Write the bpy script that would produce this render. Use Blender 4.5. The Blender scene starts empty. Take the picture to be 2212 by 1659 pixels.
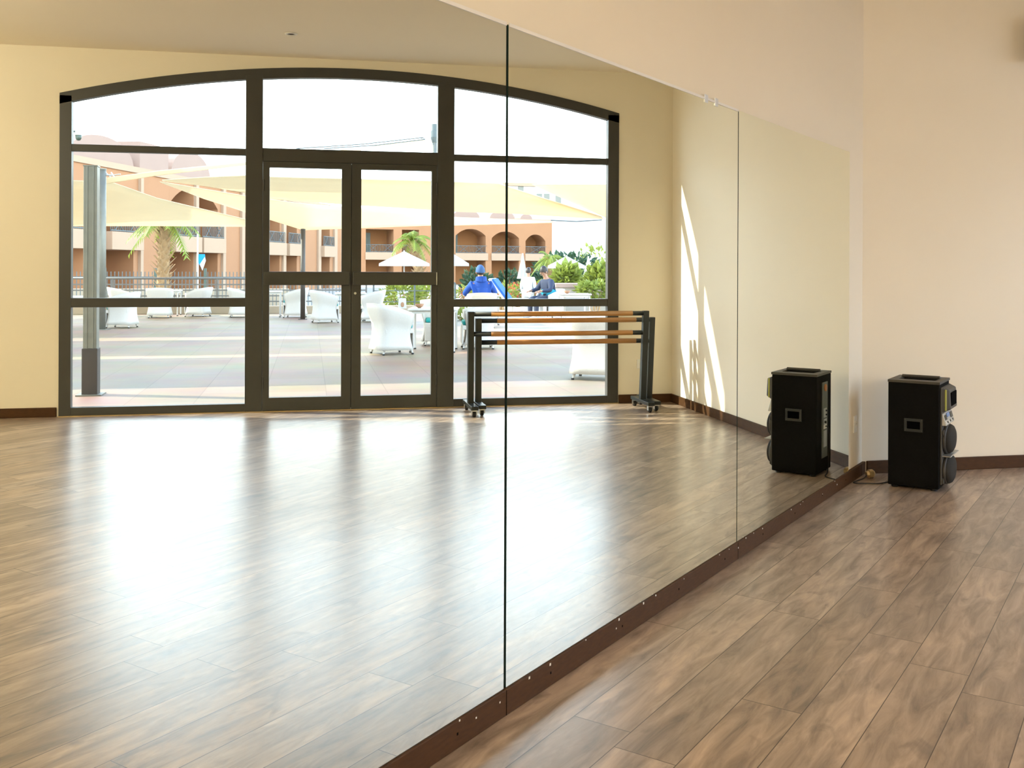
import bpy, bmesh, math, random
from mathutils import Vector, Matrix
from math import sin, cos, pi, radians, sqrt
random.seed(7)
SC = bpy.context.scene
COL = SC.collection

# ------------------------------------------------------------------ camera
CX, CY, CH = 4.0336, 1.8618, 1.25
FPX, HY, ROLL, YAW = 2138.2, 578.2, 0.0041, 0.2016
Fw = Vector((sin(YAW), cos(YAW), 0)); Rt = Vector((cos(YAW), -sin(YAW), 0)); Up = Vector((0, 0, 1))
cam = bpy.data.cameras.new('camera'); camo = bpy.data.objects.new('camera', cam); COL.objects.link(camo)
r_ = Rt * cos(ROLL) + Up * sin(ROLL); u_ = Up * cos(ROLL) - Rt * sin(ROLL); b_ = -Fw
camo.matrix_world = Matrix(((r_.x, u_.x, b_.x, CX), (r_.y, u_.y, b_.y, CY), (r_.z, u_.z, b_.z, CH), (0, 0, 0, 1)))
cam.sensor_fit = 'HORIZONTAL'; cam.sensor_width = 36; cam.lens = 36 * FPX / 2212
cam.shift_y = -(829.5 - HY) / 2212; cam.clip_start = 0.05; cam.clip_end = 900
SC.camera = camo

# ------------------------------------------------------------------ sky, sun, exposure
SC.view_settings.view_transform = 'Standard'; SC.view_settings.look = 'None'
SC.view_settings.exposure = 0.65; SC.view_settings.gamma = 1; SC.view_settings.use_curve_mapping = False
SKY_STRENGTH, SUN_ENERGY = 1.0, 7.0
world = bpy.data.worlds.new('sky'); SC.world = world; world.use_nodes = True
wn, wl = world.node_tree.nodes, world.node_tree.links; wn.clear()
wo = wn.new('ShaderNodeOutputWorld'); bg = wn.new('ShaderNodeBackground'); tc = wn.new('ShaderNodeTexCoord')
sp = wn.new('ShaderNodeSeparateXYZ'); rp = wn.new('ShaderNodeValToRGB')
wl.new(tc.outputs['Generated'], sp.inputs[0]); wl.new(sp.outputs['Z'], rp.inputs[0]); wl.new(rp.outputs[0], bg.inputs[0]); wl.new(bg.outputs[0], wo.inputs[0])
els = rp.color_ramp.elements
els[0].position = 0.0; els[0].color = (3.9, 4.2, 4.7, 1)
els[1].position = 0.9; els[1].color = (0.35, 0.75, 1.9, 1)
e = els.new(0.46); e.color = (4.0, 4.9, 6.2, 1)
e = els.new(0.62); e.color = (1.4, 2.0, 3.4, 1)
bg.inputs[1].default_value = SKY_STRENGTH
sun = bpy.data.lights.new('sun', 'SUN'); sun.energy = SUN_ENERGY; sun.angle = radians(0.55); sun.color = (1, 0.93, 0.82)
suno = bpy.data.objects.new('sun', sun); COL.objects.link(suno)
SUN_TO = Vector((0.34, -1.0, 0.66)).normalized()
suno.rotation_euler = SUN_TO.to_track_quat('Z', 'Y').to_euler(); suno.location = SUN_TO * 60
cy = SC.cycles
cy.use_denoising = True; cy.max_bounces = 12; cy.diffuse_bounces = 6; cy.glossy_bounces = 6; cy.transmission_bounces = 6
cy.transparent_max_bounces = 16; cy.caustics_reflective = True; cy.caustics_refractive = False; cy.blur_glossy = 0.3
cy.sample_clamp_indirect = 12

# ------------------------------------------------------------------ measured geometry (metres)
XW = 10.648       # window wall inner face
YB = 7.362        # back wall inner face
H = 3.064         # ceiling
YS, XE = -3.0, 1.0  # unseen south and west walls


def ray(px, py):
    dx = px - 1106; dy = HY - py
    X = dx * cos(ROLL) - dy * sin(ROLL); Z = dx * sin(ROLL) + dy * cos(ROLL)
    return Rt * X + Fw * FPX + Up * Z


def seen(px, py, v):
    """point of the mirrored view at distance v along the window axis, in room coordinates"""
    d = ray(px, py); t = (v - CY) / d.y
    return Vector((v, CX + d.x * t, CH + d.z * t))


def ground(px, py, z=0.0):
    d = ray(px, py); t = (z - CH) / d.z
    return Vector((CY + d.y * t, CX + d.x * t, z))


# ------------------------------------------------------------------ materials
def new_mat(name):
    m = bpy.data.materials.new(name); m.use_nodes = True
    nt = m.node_tree; nt.nodes.clear()
    return m, nt.nodes, nt.links


def mat(name, col, rough=0.5, metal=0.0, var=0.08, scale=6.0, bump=0.0, bscale=80.0, spec=0.5, coat=0.0, transl=0.0, emit=None, stretch=None):
    m, n, l = new_mat(name)
    out = n.new('ShaderNodeOutputMaterial'); p = n.new('ShaderNodeBsdfPrincipled')
    t = n.new('ShaderNodeTexCoord'); mp = n.new('ShaderNodeMapping')
    if stretch: mp.inputs['Scale'].default_value = stretch
    nz = n.new('ShaderNodeTexNoise'); nz.inputs['Scale'].default_value = scale; nz.inputs['Detail'].default_value = 4
    mx = n.new('ShaderNodeMix'); mx.data_type = 'RGBA'
    c = Vector(col[:3])
    mx.inputs[6].default_value = (*(c * (1 - var)), 1); mx.inputs[7].default_value = (*(c * (1 + var)), 1)
    l.new(t.outputs['Object'], mp.inputs[0]); l.new(mp.outputs[0], nz.inputs['Vector'])
    l.new(nz.outputs['Fac'], mx.inputs[0]); l.new(mx.outputs[2], p.inputs['Base Color'])
    p.inputs['Roughness'].default_value = rough; p.inputs['Metallic'].default_value = metal
    p.inputs['Specular IOR Level'].default_value = spec; p.inputs['Coat Weight'].default_value = coat
    if bump:
        nb = n.new('ShaderNodeTexNoise'); nb.inputs['Scale'].default_value = bscale; nb.inputs['Detail'].default_value = 3
        bp = n.new('ShaderNodeBump'); bp.inputs['Strength'].default_value = bump; bp.inputs['Distance'].default_value = 0.004
        l.new(mp.outputs[0], nb.inputs['Vector']); l.new(nb.outputs['Fac'], bp.inputs['Height']); l.new(bp.outputs[0], p.inputs['Normal'])
    if emit:
        p.inputs['Emission Color'].default_value = (*emit[0], 1); p.inputs['Emission Strength'].default_value = emit[1]
    if transl:
        tr = n.new('ShaderNodeBsdfTranslucent'); ms = n.new('ShaderNodeMixShader'); ms.inputs[0].default_value = transl
        l.new(mx.outputs[2], tr.inputs[0]); l.new(p.outputs[0], ms.inputs[1]); l.new(tr.outputs[0], ms.inputs[2]); l.new(ms.outputs[0], out.inputs[0])
    else:
        l.new(p.outputs[0], out.inputs[0])
    return m


def floor_mat():
    m, n, l = new_mat('oak_planks')
    out = n.new('ShaderNodeOutputMaterial'); p = n.new('ShaderNodeBsdfPrincipled'); l.new(p.outputs[0], out.inputs[0])
    t = n.new('ShaderNodeTexCoord'); mp = n.new('ShaderNodeMapping'); mp.inputs['Rotation'].default_value = (0, 0, radians(-45))
    l.new(t.outputs['Object'], mp.inputs[0])
    s = n.new('ShaderNodeSeparateXYZ'); l.new(mp.outputs[0], s.inputs[0])

    def M(op, a, b=None, c=None):
        k = n.new('ShaderNodeMath'); k.operation = op
        for i, q in enumerate((a, b, c)):
            if q is None: continue
            if isinstance(q, (int, float)): k.inputs[i].default_value = q
            else: l.new(q, k.inputs[i])
        return k.outputs[0]
    Wd, Ln = 0.1745, 1.24
    ry = M('DIVIDE', M('ADD', s.outputs['Y'], 0.163 + 40 * Wd), Wd); row = M('FLOOR', ry); fy = M('SUBTRACT', ry, row)
    wn1 = n.new('ShaderNodeTexWhiteNoise'); wn1.noise_dimensions = '1D'; l.new(row, wn1.inputs['W'])
    ux = M('ADD', M('DIVIDE', s.outputs['X'], Ln), M('MULTIPLY', wn1.outputs['Value'], 7.3)); pl = M('FLOOR', ux); fx = M('SUBTRACT', ux, pl)
    cb = n.new('ShaderNodeCombineXYZ'); l.new(row, cb.inputs[0]); l.new(pl, cb.inputs[1])
    wn2 = n.new('ShaderNodeTexWhiteNoise'); wn2.noise_dimensions = '3D'; l.new(cb.outputs[0], wn2.inputs['Vector'])
    # grain, stretched along the plank, shifted for each plank
    gs = n.new('ShaderNodeVectorMath'); gs.operation = 'MULTIPLY_ADD'; l.new(mp.outputs[0], gs.inputs[0]); gs.inputs[1].default_value = (1.6, 9, 1)
    sh = n.new('ShaderNodeVectorMath'); sh.operation = 'SCALE'; l.new(wn2.outputs['Color'], sh.inputs[0]); sh.inputs['Scale'].default_value = 30; l.new(sh.outputs[0], gs.inputs[2])
    g1 = n.new('ShaderNodeTexNoise'); g1.inputs['Scale'].default_value = 2.2; g1.inputs['Detail'].default_value = 7; g1.inputs['Roughness'].default_value = 0.62; g1.inputs['Distortion'].default_value = 0.6; l.new(gs.outputs[0], g1.inputs['Vector'])
    gs2 = n.new('ShaderNodeVectorMath'); gs2.operation = 'MULTIPLY_ADD'; l.new(mp.outputs[0], gs2.inputs[0]); gs2.inputs[1].default_value = (3.2, 7.5, 1); l.new(sh.outputs[0], gs2.inputs[2])
    g2 = n.new('ShaderNodeTexNoise'); g2.inputs['Scale'].default_value = 1.6; g2.inputs['Detail'].default_value = 4; g2.inputs['Distortion'].default_value = 0.9; l.new(gs2.outputs[0], g2.inputs['Vector'])
    r1 = n.new('ShaderNodeValToRGB'); l.new(g1.outputs['Fac'], r1.inputs[0])
    r1.color_ramp.elements[0].position = 0.28; r1.color_ramp.elements[0].color = (0.150, 0.105, 0.076, 1)
    r1.color_ramp.elements[1].position = 0.74; r1.color_ramp.elements[1].color = (0.50, 0.368, 0.265, 1)
    kn = n.new('ShaderNodeValToRGB'); l.new(g2.outputs['Fac'], kn.inputs[0])
    kn.color_ramp.elements[0].position = 0.60; kn.color_ramp.elements[0].color = (0, 0, 0, 1); kn.color_ramp.elements[1].position = 0.74; kn.color_ramp.elements[1].color = (1, 1, 1, 1)
    mk = n.new('ShaderNodeMix'); mk.data_type = 'RGBA'; l.new(M('MULTIPLY', kn.outputs[0], 0.6), mk.inputs[0]); l.new(r1.outputs[0], mk.inputs[6]); mk.inputs[7].default_value = (0.115, 0.085, 0.068, 1)
    tone = n.new('ShaderNodeHueSaturation'); l.new(mk.outputs[2], tone.inputs['Color']); l.new(M('MULTIPLY_ADD', wn2.outputs['Value'], 0.36, 0.84), tone.inputs['Value']); l.new(M('MULTIPLY_ADD', wn1.outputs['Value'], 0.15, 0.92), tone.inputs['Saturation'])
    # seams
    ey = M('MULTIPLY', M('MINIMUM', fy, M('SUBTRACT', 1.0, fy)), Wd); ex = M('MULTIPLY', M('MINIMUM', fx, M('SUBTRACT', 1.0, fx)), Ln)
    ed = M('LESS_THAN', M('MINIMUM', ey, ex), 0.0013)
    ms = n.new('ShaderNodeMix'); ms.data_type = 'RGBA'; l.new(ed, ms.inputs[0]); l.new(tone.outputs[0], ms.inputs[6]); ms.inputs[7].default_value = (0.06, 0.035, 0.022, 1)
    l.new(ms.outputs[2], p.inputs['Base Color'])
    l.new(M('MULTIPLY_ADD', g1.outputs['Fac'], 0.08, 0.36), p.inputs['Roughness'])
    p.inputs['Specular IOR Level'].default_value = 0.32
    p.inputs['Coat Weight'].default_value = 0.6; p.inputs['Coat Roughness'].default_value = 0.25; p.inputs['Coat IOR'].default_value = 1.55
    bp = n.new('ShaderNodeBump'); bp.inputs['Strength'].default_value = 0.05; bp.inputs['Distance'].default_value = 0.001
    l.new(M('SUBTRACT', g1.outputs['Fac'], M('MULTIPLY', ed, 1.5)), bp.inputs['Height']); l.new(bp.outputs[0], p.inputs['Normal'])
    return m


def tile_mat():
    m, n, l = new_mat('terrace_tiles')
    out = n.new('ShaderNodeOutputMaterial'); p = n.new('ShaderNodeBsdfPrincipled'); l.new(p.outputs[0], out.inputs[0])
    t = n.new('ShaderNodeTexCoord'); b = n.new('ShaderNodeTexBrick'); l.new(t.outputs['Object'], b.inputs['Vector'])
    b.inputs['Scale'].default_value = 1.0; b.inputs['Brick Width'].default_value = 0.6; b.inputs['Row Height'].default_value = 0.6; b.inputs['Mortar Size'].default_value = 0.006; b.offset = 0
    b.inputs['Color1'].default_value = (0.225, 0.158, 0.105, 1); b.inputs['Color2'].default_value = (0.26, 0.19, 0.13, 1); b.inputs['Mortar'].default_value = (0.19, 0.132, 0.088, 1)
    nz = n.new('ShaderNodeTexNoise'); nz.inputs['Scale'].default_value = 1.2; nz.inputs['Detail'].default_value = 6; l.new(t.outputs['Object'], nz.inputs['Vector'])
    h = n.new('ShaderNodeMix'); h.data_type = 'RGBA'; h.blend_type = 'SOFT_LIGHT'; h.inputs[0].default_value = 0.5; l.new(b.outputs[0], h.inputs[6]); l.new(nz.outputs['Color'], h.inputs[7])
    l.new(h.outputs[2], p.inputs['Base Color']); p.inputs['Roughness'].default_value = 0.6
    return m


def mirror_mat():
    m, n, l = new_mat('silvered_glass')
    out = n.new('ShaderNodeOutputMaterial'); p = n.new('ShaderNodeBsdfPrincipled'); l.new(p.outputs[0], out.inputs[0])
    t = n.new('ShaderNodeTexCoord'); nz = n.new('ShaderNodeTexNoise'); nz.inputs['Scale'].default_value = 2; l.new(t.outputs['Object'], nz.inputs['Vector'])
    r = n.new('ShaderNodeValToRGB'); l.new(nz.outputs['Fac'], r.inputs[0])
    r.color_ramp.elements[0].color = (0.905, 0.945, 0.835, 1); r.color_ramp.elements[1].color = (0.915, 0.955, 0.845, 1)
    l.new(r.outputs[0], p.inputs['Base Color']); p.inputs['Metallic'].default_value = 1; p.inputs['Roughness'].default_value = 0.0
    return m


def glass_mat(name, tint=(0.97, 0.985, 0.98), refl=0.05):
    m, n, l = new_mat(name)
    out = n.new('ShaderNodeOutputMaterial'); tr = n.new('ShaderNodeBsdfTransparent'); tr.inputs[0].default_value = (*tint, 1)
    g = n.new('ShaderNodeBsdfGlossy'); g.inputs['Roughness'].default_value = 0.0
    fr = n.new('ShaderNodeFresnel')
    ge = n.new('ShaderNodeNewGeometry'); ior = n.new('ShaderNodeMapRange'); ior.inputs[3].default_value = 1.35; ior.inputs[4].default_value = 1 / 1.35
    l.new(ge.outputs['Backfacing'], ior.inputs[0]); l.new(ior.outputs[0], fr.inputs[0])   # the same reflectance from both sides of the sheet
    mx = n.new('ShaderNodeMixShader'); l.new(fr.outputs[0], mx.inputs[0]); l.new(tr.outputs[0], mx.inputs[1]); l.new(g.outputs[0], mx.inputs[2]); l.new(mx.outputs[0], out.inputs[0])
    return m


M_WALL = mat('cream_wall_paint', (0.80, 0.74, 0.61), 0.75, var=0.015, scale=3, bump=0.05, bscale=160)
M_CEIL = mat('cream_ceiling_paint', (0.87, 0.80, 0.665), 0.85, var=0.012, scale=2)
M_FLOOR = floor_mat()
M_BASE = mat('walnut_skirting', (0.066, 0.030, 0.011), 0.55, var=0.35, scale=5, spec=0.15, stretch=(6, 6, 25))
M_MIRROR = mirror_mat()
M_MEDGE = mat('dark_green_glass_edge', (0.02, 0.045, 0.035), 0.15, var=0.1)
M_CHROME = mat('brushed_steel', (0.62, 0.62, 0.6), 0.3, 1.0, var=0.05)
M_FRAME = mat('charcoal_aluminium', (0.040, 0.039, 0.034), 0.42, var=0.12, scale=9)
M_GLASS = glass_mat('window_glass')
M_WHITE = mat('white_plastic', (0.78, 0.77, 0.73), 0.4, var=0.02)
M_BLACK = mat('black_powder_coat', (0.012, 0.016, 0.016), 0.38, var=0.2)
M_RUBBER = mat('black_rubber', (0.012, 0.012, 0.012), 0.6, var=0.2)
M_WOOD = mat('amber_beech', (0.50, 0.23, 0.055), 0.35, var=0.25, scale=7, stretch=(6, 1, 6), coat=0.3)
M_CARPET = mat('black_cabinet_carpet', (0.0055, 0.005, 0.0045), 0.95, var=0.3, scale=60, spec=0.15, bump=0.5, bscale=400)
M_PLAST = mat('dark_grey_plastic', (0.045, 0.042, 0.035), 0.5, var=0.12)
M_HOLE = mat('deep_black', (0.002, 0.002, 0.0025), 0.9, var=0.1, spec=0.02)
M_SILVER = mat('silver_faceplate', (0.45, 0.47, 0.46), 0.35, 0.6, var=0.1)
M_BLUE = mat('blue_display', (0.03, 0.16, 0.45), 0.2, var=0.1)
M_BRASS = mat('brass_plug', (0.60, 0.44, 0.22), 0.35, 0.6, var=0.1)
M_ORANGE = mat('orange_port_ring', (0.45, 0.16, 0.04), 0.5, var=0.1)
M_TERR = tile_mat()
M_WICK = mat('white_wicker', (0.50, 0.475, 0.44), 0.6, var=0.05, scale=40, bump=0.6, bscale=120)
M_TEAL = mat('turquoise_cushion', (0.0, 0.26, 0.26), 0.7, var=0.08)
M_WMET = mat('white_metal', (0.50, 0.485, 0.46), 0.35, var=0.03)
M_POST = mat('galvanised_post', (0.17, 0.17, 0.145), 0.45, 0.3, var=0.2, scale=12)
M_POSTB = mat('brown_post_sleeve', (0.045, 0.037, 0.033), 0.55, var=0.2)
M_SAIL = mat('sand_sailcloth', (0.86, 0.74, 0.54), 0.8, var=0.04, scale=1.5, transl=0.55)
M_STUC = mat('terracotta_stucco', (0.33, 0.155, 0.072), 0.85, var=0.06, scale=1.2, bump=0.2, bscale=20)
M_STUCL = mat('pale_peach_stucco', (0.38, 0.255, 0.17), 0.85, var=0.05, scale=1.2)
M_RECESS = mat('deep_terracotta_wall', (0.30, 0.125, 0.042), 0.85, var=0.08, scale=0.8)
M_DOME = mat('faded_rose_dome', (0.30, 0.20, 0.16), 0.85, var=0.05, scale=0.7)
M_IRON = mat('blue_grey_iron', (0.07, 0.09, 0.095), 0.5, var=0.15)
M_DKDOOR = mat('dark_green_door', (0.05, 0.075, 0.06), 0.4, var=0.15)
M_RAIL = mat('grey_handrail', (0.13, 0.125, 0.12), 0.45, 0.3, var=0.1)
M_KERB = mat('sand_kerb', (0.33, 0.26, 0.18), 0.8, var=0.06)
M_TRUNK = mat('palm_trunk', (0.30, 0.19, 0.095), 0.9, var=0.35, scale=9)
M_FROND = mat('palm_frond', (0.19, 0.24, 0.025), 0.55, var=0.4, scale=3, transl=0.3)
M_LEAF = mat('yellow_green_leaf', (0.20, 0.24, 0.035), 0.55, var=0.45, scale=2.5, transl=0.3)
M_HEDGE = mat('dark_hedge_leaf', (0.02, 0.06, 0.025), 0.6, var=0.45, scale=2.5, transl=0.2)
M_FLOW = mat('red_flower', (0.62, 0.10, 0.04), 0.6, var=0.35, scale=4)
M_PARA = mat('white_parasol_cloth', (0.5, 0.49, 0.485), 0.8, var=0.03, transl=0.3)
M_SKIN = mat('skin', (0.33, 0.17, 0.105), 0.55, var=0.06)
M_HOOD = mat('royal_blue_cotton', (0.002, 0.055, 0.32), 0.8, var=0.1)
M_CAP = mat('steel_blue_cap', (0.03, 0.09, 0.24), 0.75, var=0.15)
M_DENIM = mat('dark_denim', (0.03, 0.04, 0.07), 0.8, var=0.15)
M_WCLOTH = mat('white_cotton', (0.45, 0.455, 0.46), 0.8, var=0.04)
M_NAVY = mat('navy_cotton', (0.015, 0.025, 0.06), 0.8, var=0.15)
M_HAIR = mat('dark_hair', (0.018, 0.012, 0.010), 0.5, var=0.2)
M_CYAN = mat('cyan_cotton', (0.0, 0.24, 0.36), 0.8, var=0.08)
M_LBLUE = mat('blue_lounger_pad', (0.01, 0.10, 0.50), 0.8, var=0.1)
M_FLAG = mat('bright_blue_flag', (0.0, 0.30, 0.70), 0.7, var=0.06, transl=0.3)
M_HILL = mat('pale_limestone_hill', (0.42, 0.37, 0.33), 0.9, var=0.16, scale=0.35, bump=0.6, bscale=0.5)
M_BOWL = mat('brown_bowl', (0.30, 0.15, 0.08), 0.5, var=0.2)
M_POOL = mat('pool_deck_stone', (0.33, 0.285, 0.235), 0.8, var=0.08, scale=1.0)


# ------------------------------------------------------------------ mesh builder
class MB:
    def __init__(s): s.v, s.f = [], []

    def add(s, vs, fs):
        o = len(s.v); s.v += [tuple(p) for p in vs]; s.f += [tuple(i + o for i in f) for f in fs]; return s

    def box(s, lo, hi, mtx=None):
        (a, b, c), (d, e, f) = lo, hi
        vs = [Vector(p) for p in ((a, b, c), (d, b, c), (d, e, c), (a, e, c), (a, b, f), (d, b, f), (d, e, f), (a, e, f))]
        if mtx: vs = [mtx @ p for p in vs]
        return s.add(vs, [(3, 2, 1, 0), (4, 5, 6, 7), (0, 1, 5, 4), (1, 2, 6, 5), (2, 3, 7, 6), (3, 0, 4, 7)])

    def prism(s, poly, z0, z1):
        k = len(poly)
        return s.add([(x, y, z0) for x, y in poly] + [(x, y, z1) for x, y in poly],
                     [tuple(range(k - 1, -1, -1)), tuple(range(k, 2 * k))] + [(i, (i + 1) % k, k + (i + 1) % k, k + i) for i in range(k)])

    def tube(s, pts, r, seg=12, cap=True):
        pts = [Vector(p) for p in pts]; k = len(pts); rs = r if isinstance(r, (list, tuple)) else [r] * k
        vs, fs = [], []; prev = None
        for i, p in enumerate(pts):
            d = (pts[min(i + 1, k - 1)] - pts[max(i - 1, 0)]).normalized()
            if prev is None:
                a = d.orthogonal().normalized()
            else:
                a = (prev - d * prev.dot(d)); a = a.normalized() if a.length > 1e-6 else d.orthogonal().normalized()
            prev = a; b = d.cross(a)
            vs += [p + (a * cos(2 * pi * j / seg) + b * sin(2 * pi * j / seg)) * rs[i] for j in range(seg)]
        for i in range(k - 1):
            for j in range(seg):
                fs.append((i * seg + j, i * seg + (j + 1) % seg, (i + 1) * seg + (j + 1) % seg, (i + 1) * seg + j))
        if cap: fs += [tuple(range(seg - 1, -1, -1)), tuple((k - 1) * seg + j for j in range(seg))]
        return s.add(vs, fs)

    def lathe(s, prof, seg=24, mtx=None):
        vs, fs = [], []; k = len(prof)
        for r, z in prof:
            for j in range(seg):
                q = Vector((r * cos(2 * pi * j / seg), r * sin(2 * pi * j / seg), z)); vs.append(mtx @ q if mtx else q)
        for i in range(k - 1):
            for j in range(seg): fs.append((i * seg + j, i * seg + (j + 1) % seg, (i + 1) * seg + (j + 1) % seg, (i + 1) * seg + j))
        fs += [tuple(range(seg - 1, -1, -1)), tuple((k - 1) * seg + j for j in range(seg))]
        return s.add(vs, fs)

    def grid(s, fn, nu, nv, closed=False):
        vs = [fn(i / nu, j / nv) for i in range(nu + 1) for j in range(nv + 1)]
        fs = [(i * (nv + 1) + j, (i + 1) * (nv + 1) + j, (i + 1) * (nv + 1) + j + 1, i * (nv + 1) + j + 1) for i in range(nu) for j in range(nv)]
        return s.add(vs, fs)

    def build(s, name, m, parent=None, smooth=False, bevel=0.0, solid=0.0):
        me = bpy.data.meshes.new(name); me.from_pydata(s.v, [], s.f); me.update()
        bm = bmesh.new(); bm.from_mesh(me); bmesh.ops.recalc_face_normals(bm, faces=bm.faces[:]); bm.to_mesh(me); bm.free()
        me.materials.append(m)
        o = bpy.data.objects.new(name, me); COL.objects.link(o)
        if parent is not None: o.parent = parent
        if smooth:
            for q in me.polygons: q.use_smooth = True
        if solid:
            k = o.modifiers.new('thickness', 'SOLIDIFY'); k.thickness = solid; k.offset = 0
        if bevel:
            k = o.modifiers.new('bevel', 'BEVEL'); k.width = bevel; k.segments = 2; k.limit_method = 'ANGLE'
        return o


def tag(o, label=None, cat=None, group=None, kind=None):
    if label: o['label'] = label
    if cat: o['category'] = cat
    if group: o['group'] = group
    if kind: o['kind'] = kind
    return o


def empty(name, loc=(0, 0, 0), rz=0.0, label=None, cat=None, group=None, kind=None):
    o = bpy.data.objects.new(name, None); COL.objects.link(o); o.empty_display_size = 0.1
    o.location = loc; o.rotation_euler = (0, 0, rz)
    return tag(o, label, cat, group, kind)


def copy_tree(o, parent=None):
    c = o.copy(); COL.objects.link(c)
    if parent is not None: c.parent = parent
    for ch in list(o.children): copy_tree(ch, c)
    return c


def struct(mb, name, m, label, cat, **k):
    return tag(mb.build(name, m, **k), label, cat, kind='structure')


# ------------------------------------------------------------------ the room
room = [(XE, XE), (XE, YS), (XW, YS), (XW, YB), (YB, YB)]
big = [(XE - .3, XE + .1), (XE - .3, YS - .3), (XW + .0, YS - .3), (XW + .0, YB + .3), (YB - .1, YB + .3)]
struct(MB().prism(big, -0.12, 0.0), 'floor', M_FLOOR, 'brown oak plank floor laid parallel to the mirror wall', 'floor')
struct(MB().prism([(XE - .3, XE), (XE - .3, YS - .3), (XW + .22, YS - .3), (XW + .22, YB + .3), (YB - .1, YB + .3)], H, H + 0.25), 'ceiling', M_CEIL, 'plain cream ceiling above the arched window', 'ceiling')
s2 = sqrt(.5)
# mirror wall (45 degrees): room side is the plane x = y
def mw(t, d, z): return Vector((t + d * s2, t - d * s2, z))   # t along (per-axis), d into the room
def mbox(mb, t0, t1, d0, d1, z0, z1):
    vs = [mw(t0, d0, z0), mw(t1, d0, z0), mw(t1, d1, z0), mw(t0, d1, z0), mw(t0, d0, z1), mw(t1, d0, z1), mw(t1, d1, z1), mw(t0, d1, z1)]
    return mb.add(vs, [(3, 2, 1, 0), (4, 5, 6, 7), (0, 1, 5, 4), (1, 2, 6, 5), (2, 3, 7, 6), (3, 0, 4, 7)])
GL = 0.012  # mirror face stands this far off the wall, so that the face itself is the plane x = y
struct(mbox(MB(), XE, YB + .01, -0.2, -GL, 0, H), 'wall_mirror', M_WALL, 'cream diagonal wall carrying the mirror panels', 'wall')
struct(MB().box((YB - .02, YB, 0), (XW + .22, YB + .2, H)), 'wall_back', M_WALL, 'cream wall behind the black loudspeaker', 'wall')
struct(MB().box((XE - .2, YS, 0), (XE, XE + .05, H)), 'wall_west', M_WALL, 'plain cream wall behind the photographer', 'wall')
struct(MB().box((XE - .2, YS - .2, 0), (XW + .22, YS, H)), 'wall_south', M_WALL, 'plain cream end wall behind the photographer', 'wall')
# window wall with the arched opening
Y0, Y1, ZS, ZA = 2.0, 6.834, 2.683, 2.989
YM = (Y0 + Y1) / 2; HWID = (Y1 - Y0) / 2; RAD = (HWID ** 2 + (ZA - ZS) ** 2) / (2 * (ZA - ZS))
def arch(y, off=0.0): return ZA - RAD + sqrt((RAD - off) ** 2 - (y - YM) ** 2)
WT = 0.20
wm = MB().box((XW, YS, 0), (XW + WT, Y0, H)).box((XW, Y1, 0), (XW + WT, YB + .2, H))
N = 32
for i in range(N):
    a, b = Y0 + (Y1 - Y0) * i / N, Y0 + (Y1 - Y0) * (i + 1) / N
    za, zb = arch(a), arch(b)
    vs = [(XW, a, za), (XW, b, zb), (XW, b, H), (XW, a, H), (XW + WT, a, za), (XW + WT, b, zb), (XW + WT, b, H), (XW + WT, a, H)]
    wm.add(vs, [(0, 1, 2, 3), (7, 6, 5, 4), (0, 4, 5, 1)])
struct(wm, 'wall_window', M_WALL, 'cream wall with the wide arched window, seen in the mirror', 'wall')
# skirting
BH, BT = 0.078, 0.016
struct(MB().box((XW - BT, YS, 0), (XW, Y0 - .015, BH)), 'baseboard_window', M_BASE, 'dark brown skirting on the blank side of the arched window', 'skirting', bevel=.004)
struct(MB().box((XW - BT, Y1 + .006, 0), (XW, YB, BH)), 'baseboard_corner', M_BASE, 'short dark brown skirting between arched window and corner', 'skirting', bevel=.004)
struct(MB().box((YB + .012, YB - BT, 0), (XW - BT, YB, BH)), 'baseboard_back', M_BASE, 'dark brown skirting behind the loudspeaker', 'skirting', bevel=.004)
bbm = struct(mbox(MB(), XE, YB + .003, -GL, 0.006, 0, 0.074), 'baseboard_mirror', M_BASE, 'dark brown skirting under the mirror panels, chipped and screwed', 'skirting', bevel=.003)
chips = MB(); holes = MB(); rc = random.Random(4)
for k in range(26):
    t = rc.uniform(3.9, 7.1); z = rc.choice((.066, .069, .071, .05, .045)); w = rc.uniform(.0012, .003); mbox(chips, t - w, t + w, .0055, .0066, z - w * 1.4, z + w * 1.4)
for k in range(11):
    t = 3.75 + k * .33; mbox(holes, t - .0022, t + .0022, .0055, .0066, .036, .043)
chips.build('paint_chips', M_WHITE, bbm); holes.build('screw_holes', M_HOLE, bbm)
for t in (4.5715, 5.8365, 7.30):
    mbox(MB(), t - .001, t + .001, .0055, .0065, .002, .072).build('joint', M_HOLE, bbm)
struct(MB().box((XE, YS, 0), (XE + BT, XE, BH)), 'baseboard_west', M_BASE, 'dark brown skirting behind the photographer', 'skirting')

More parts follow.
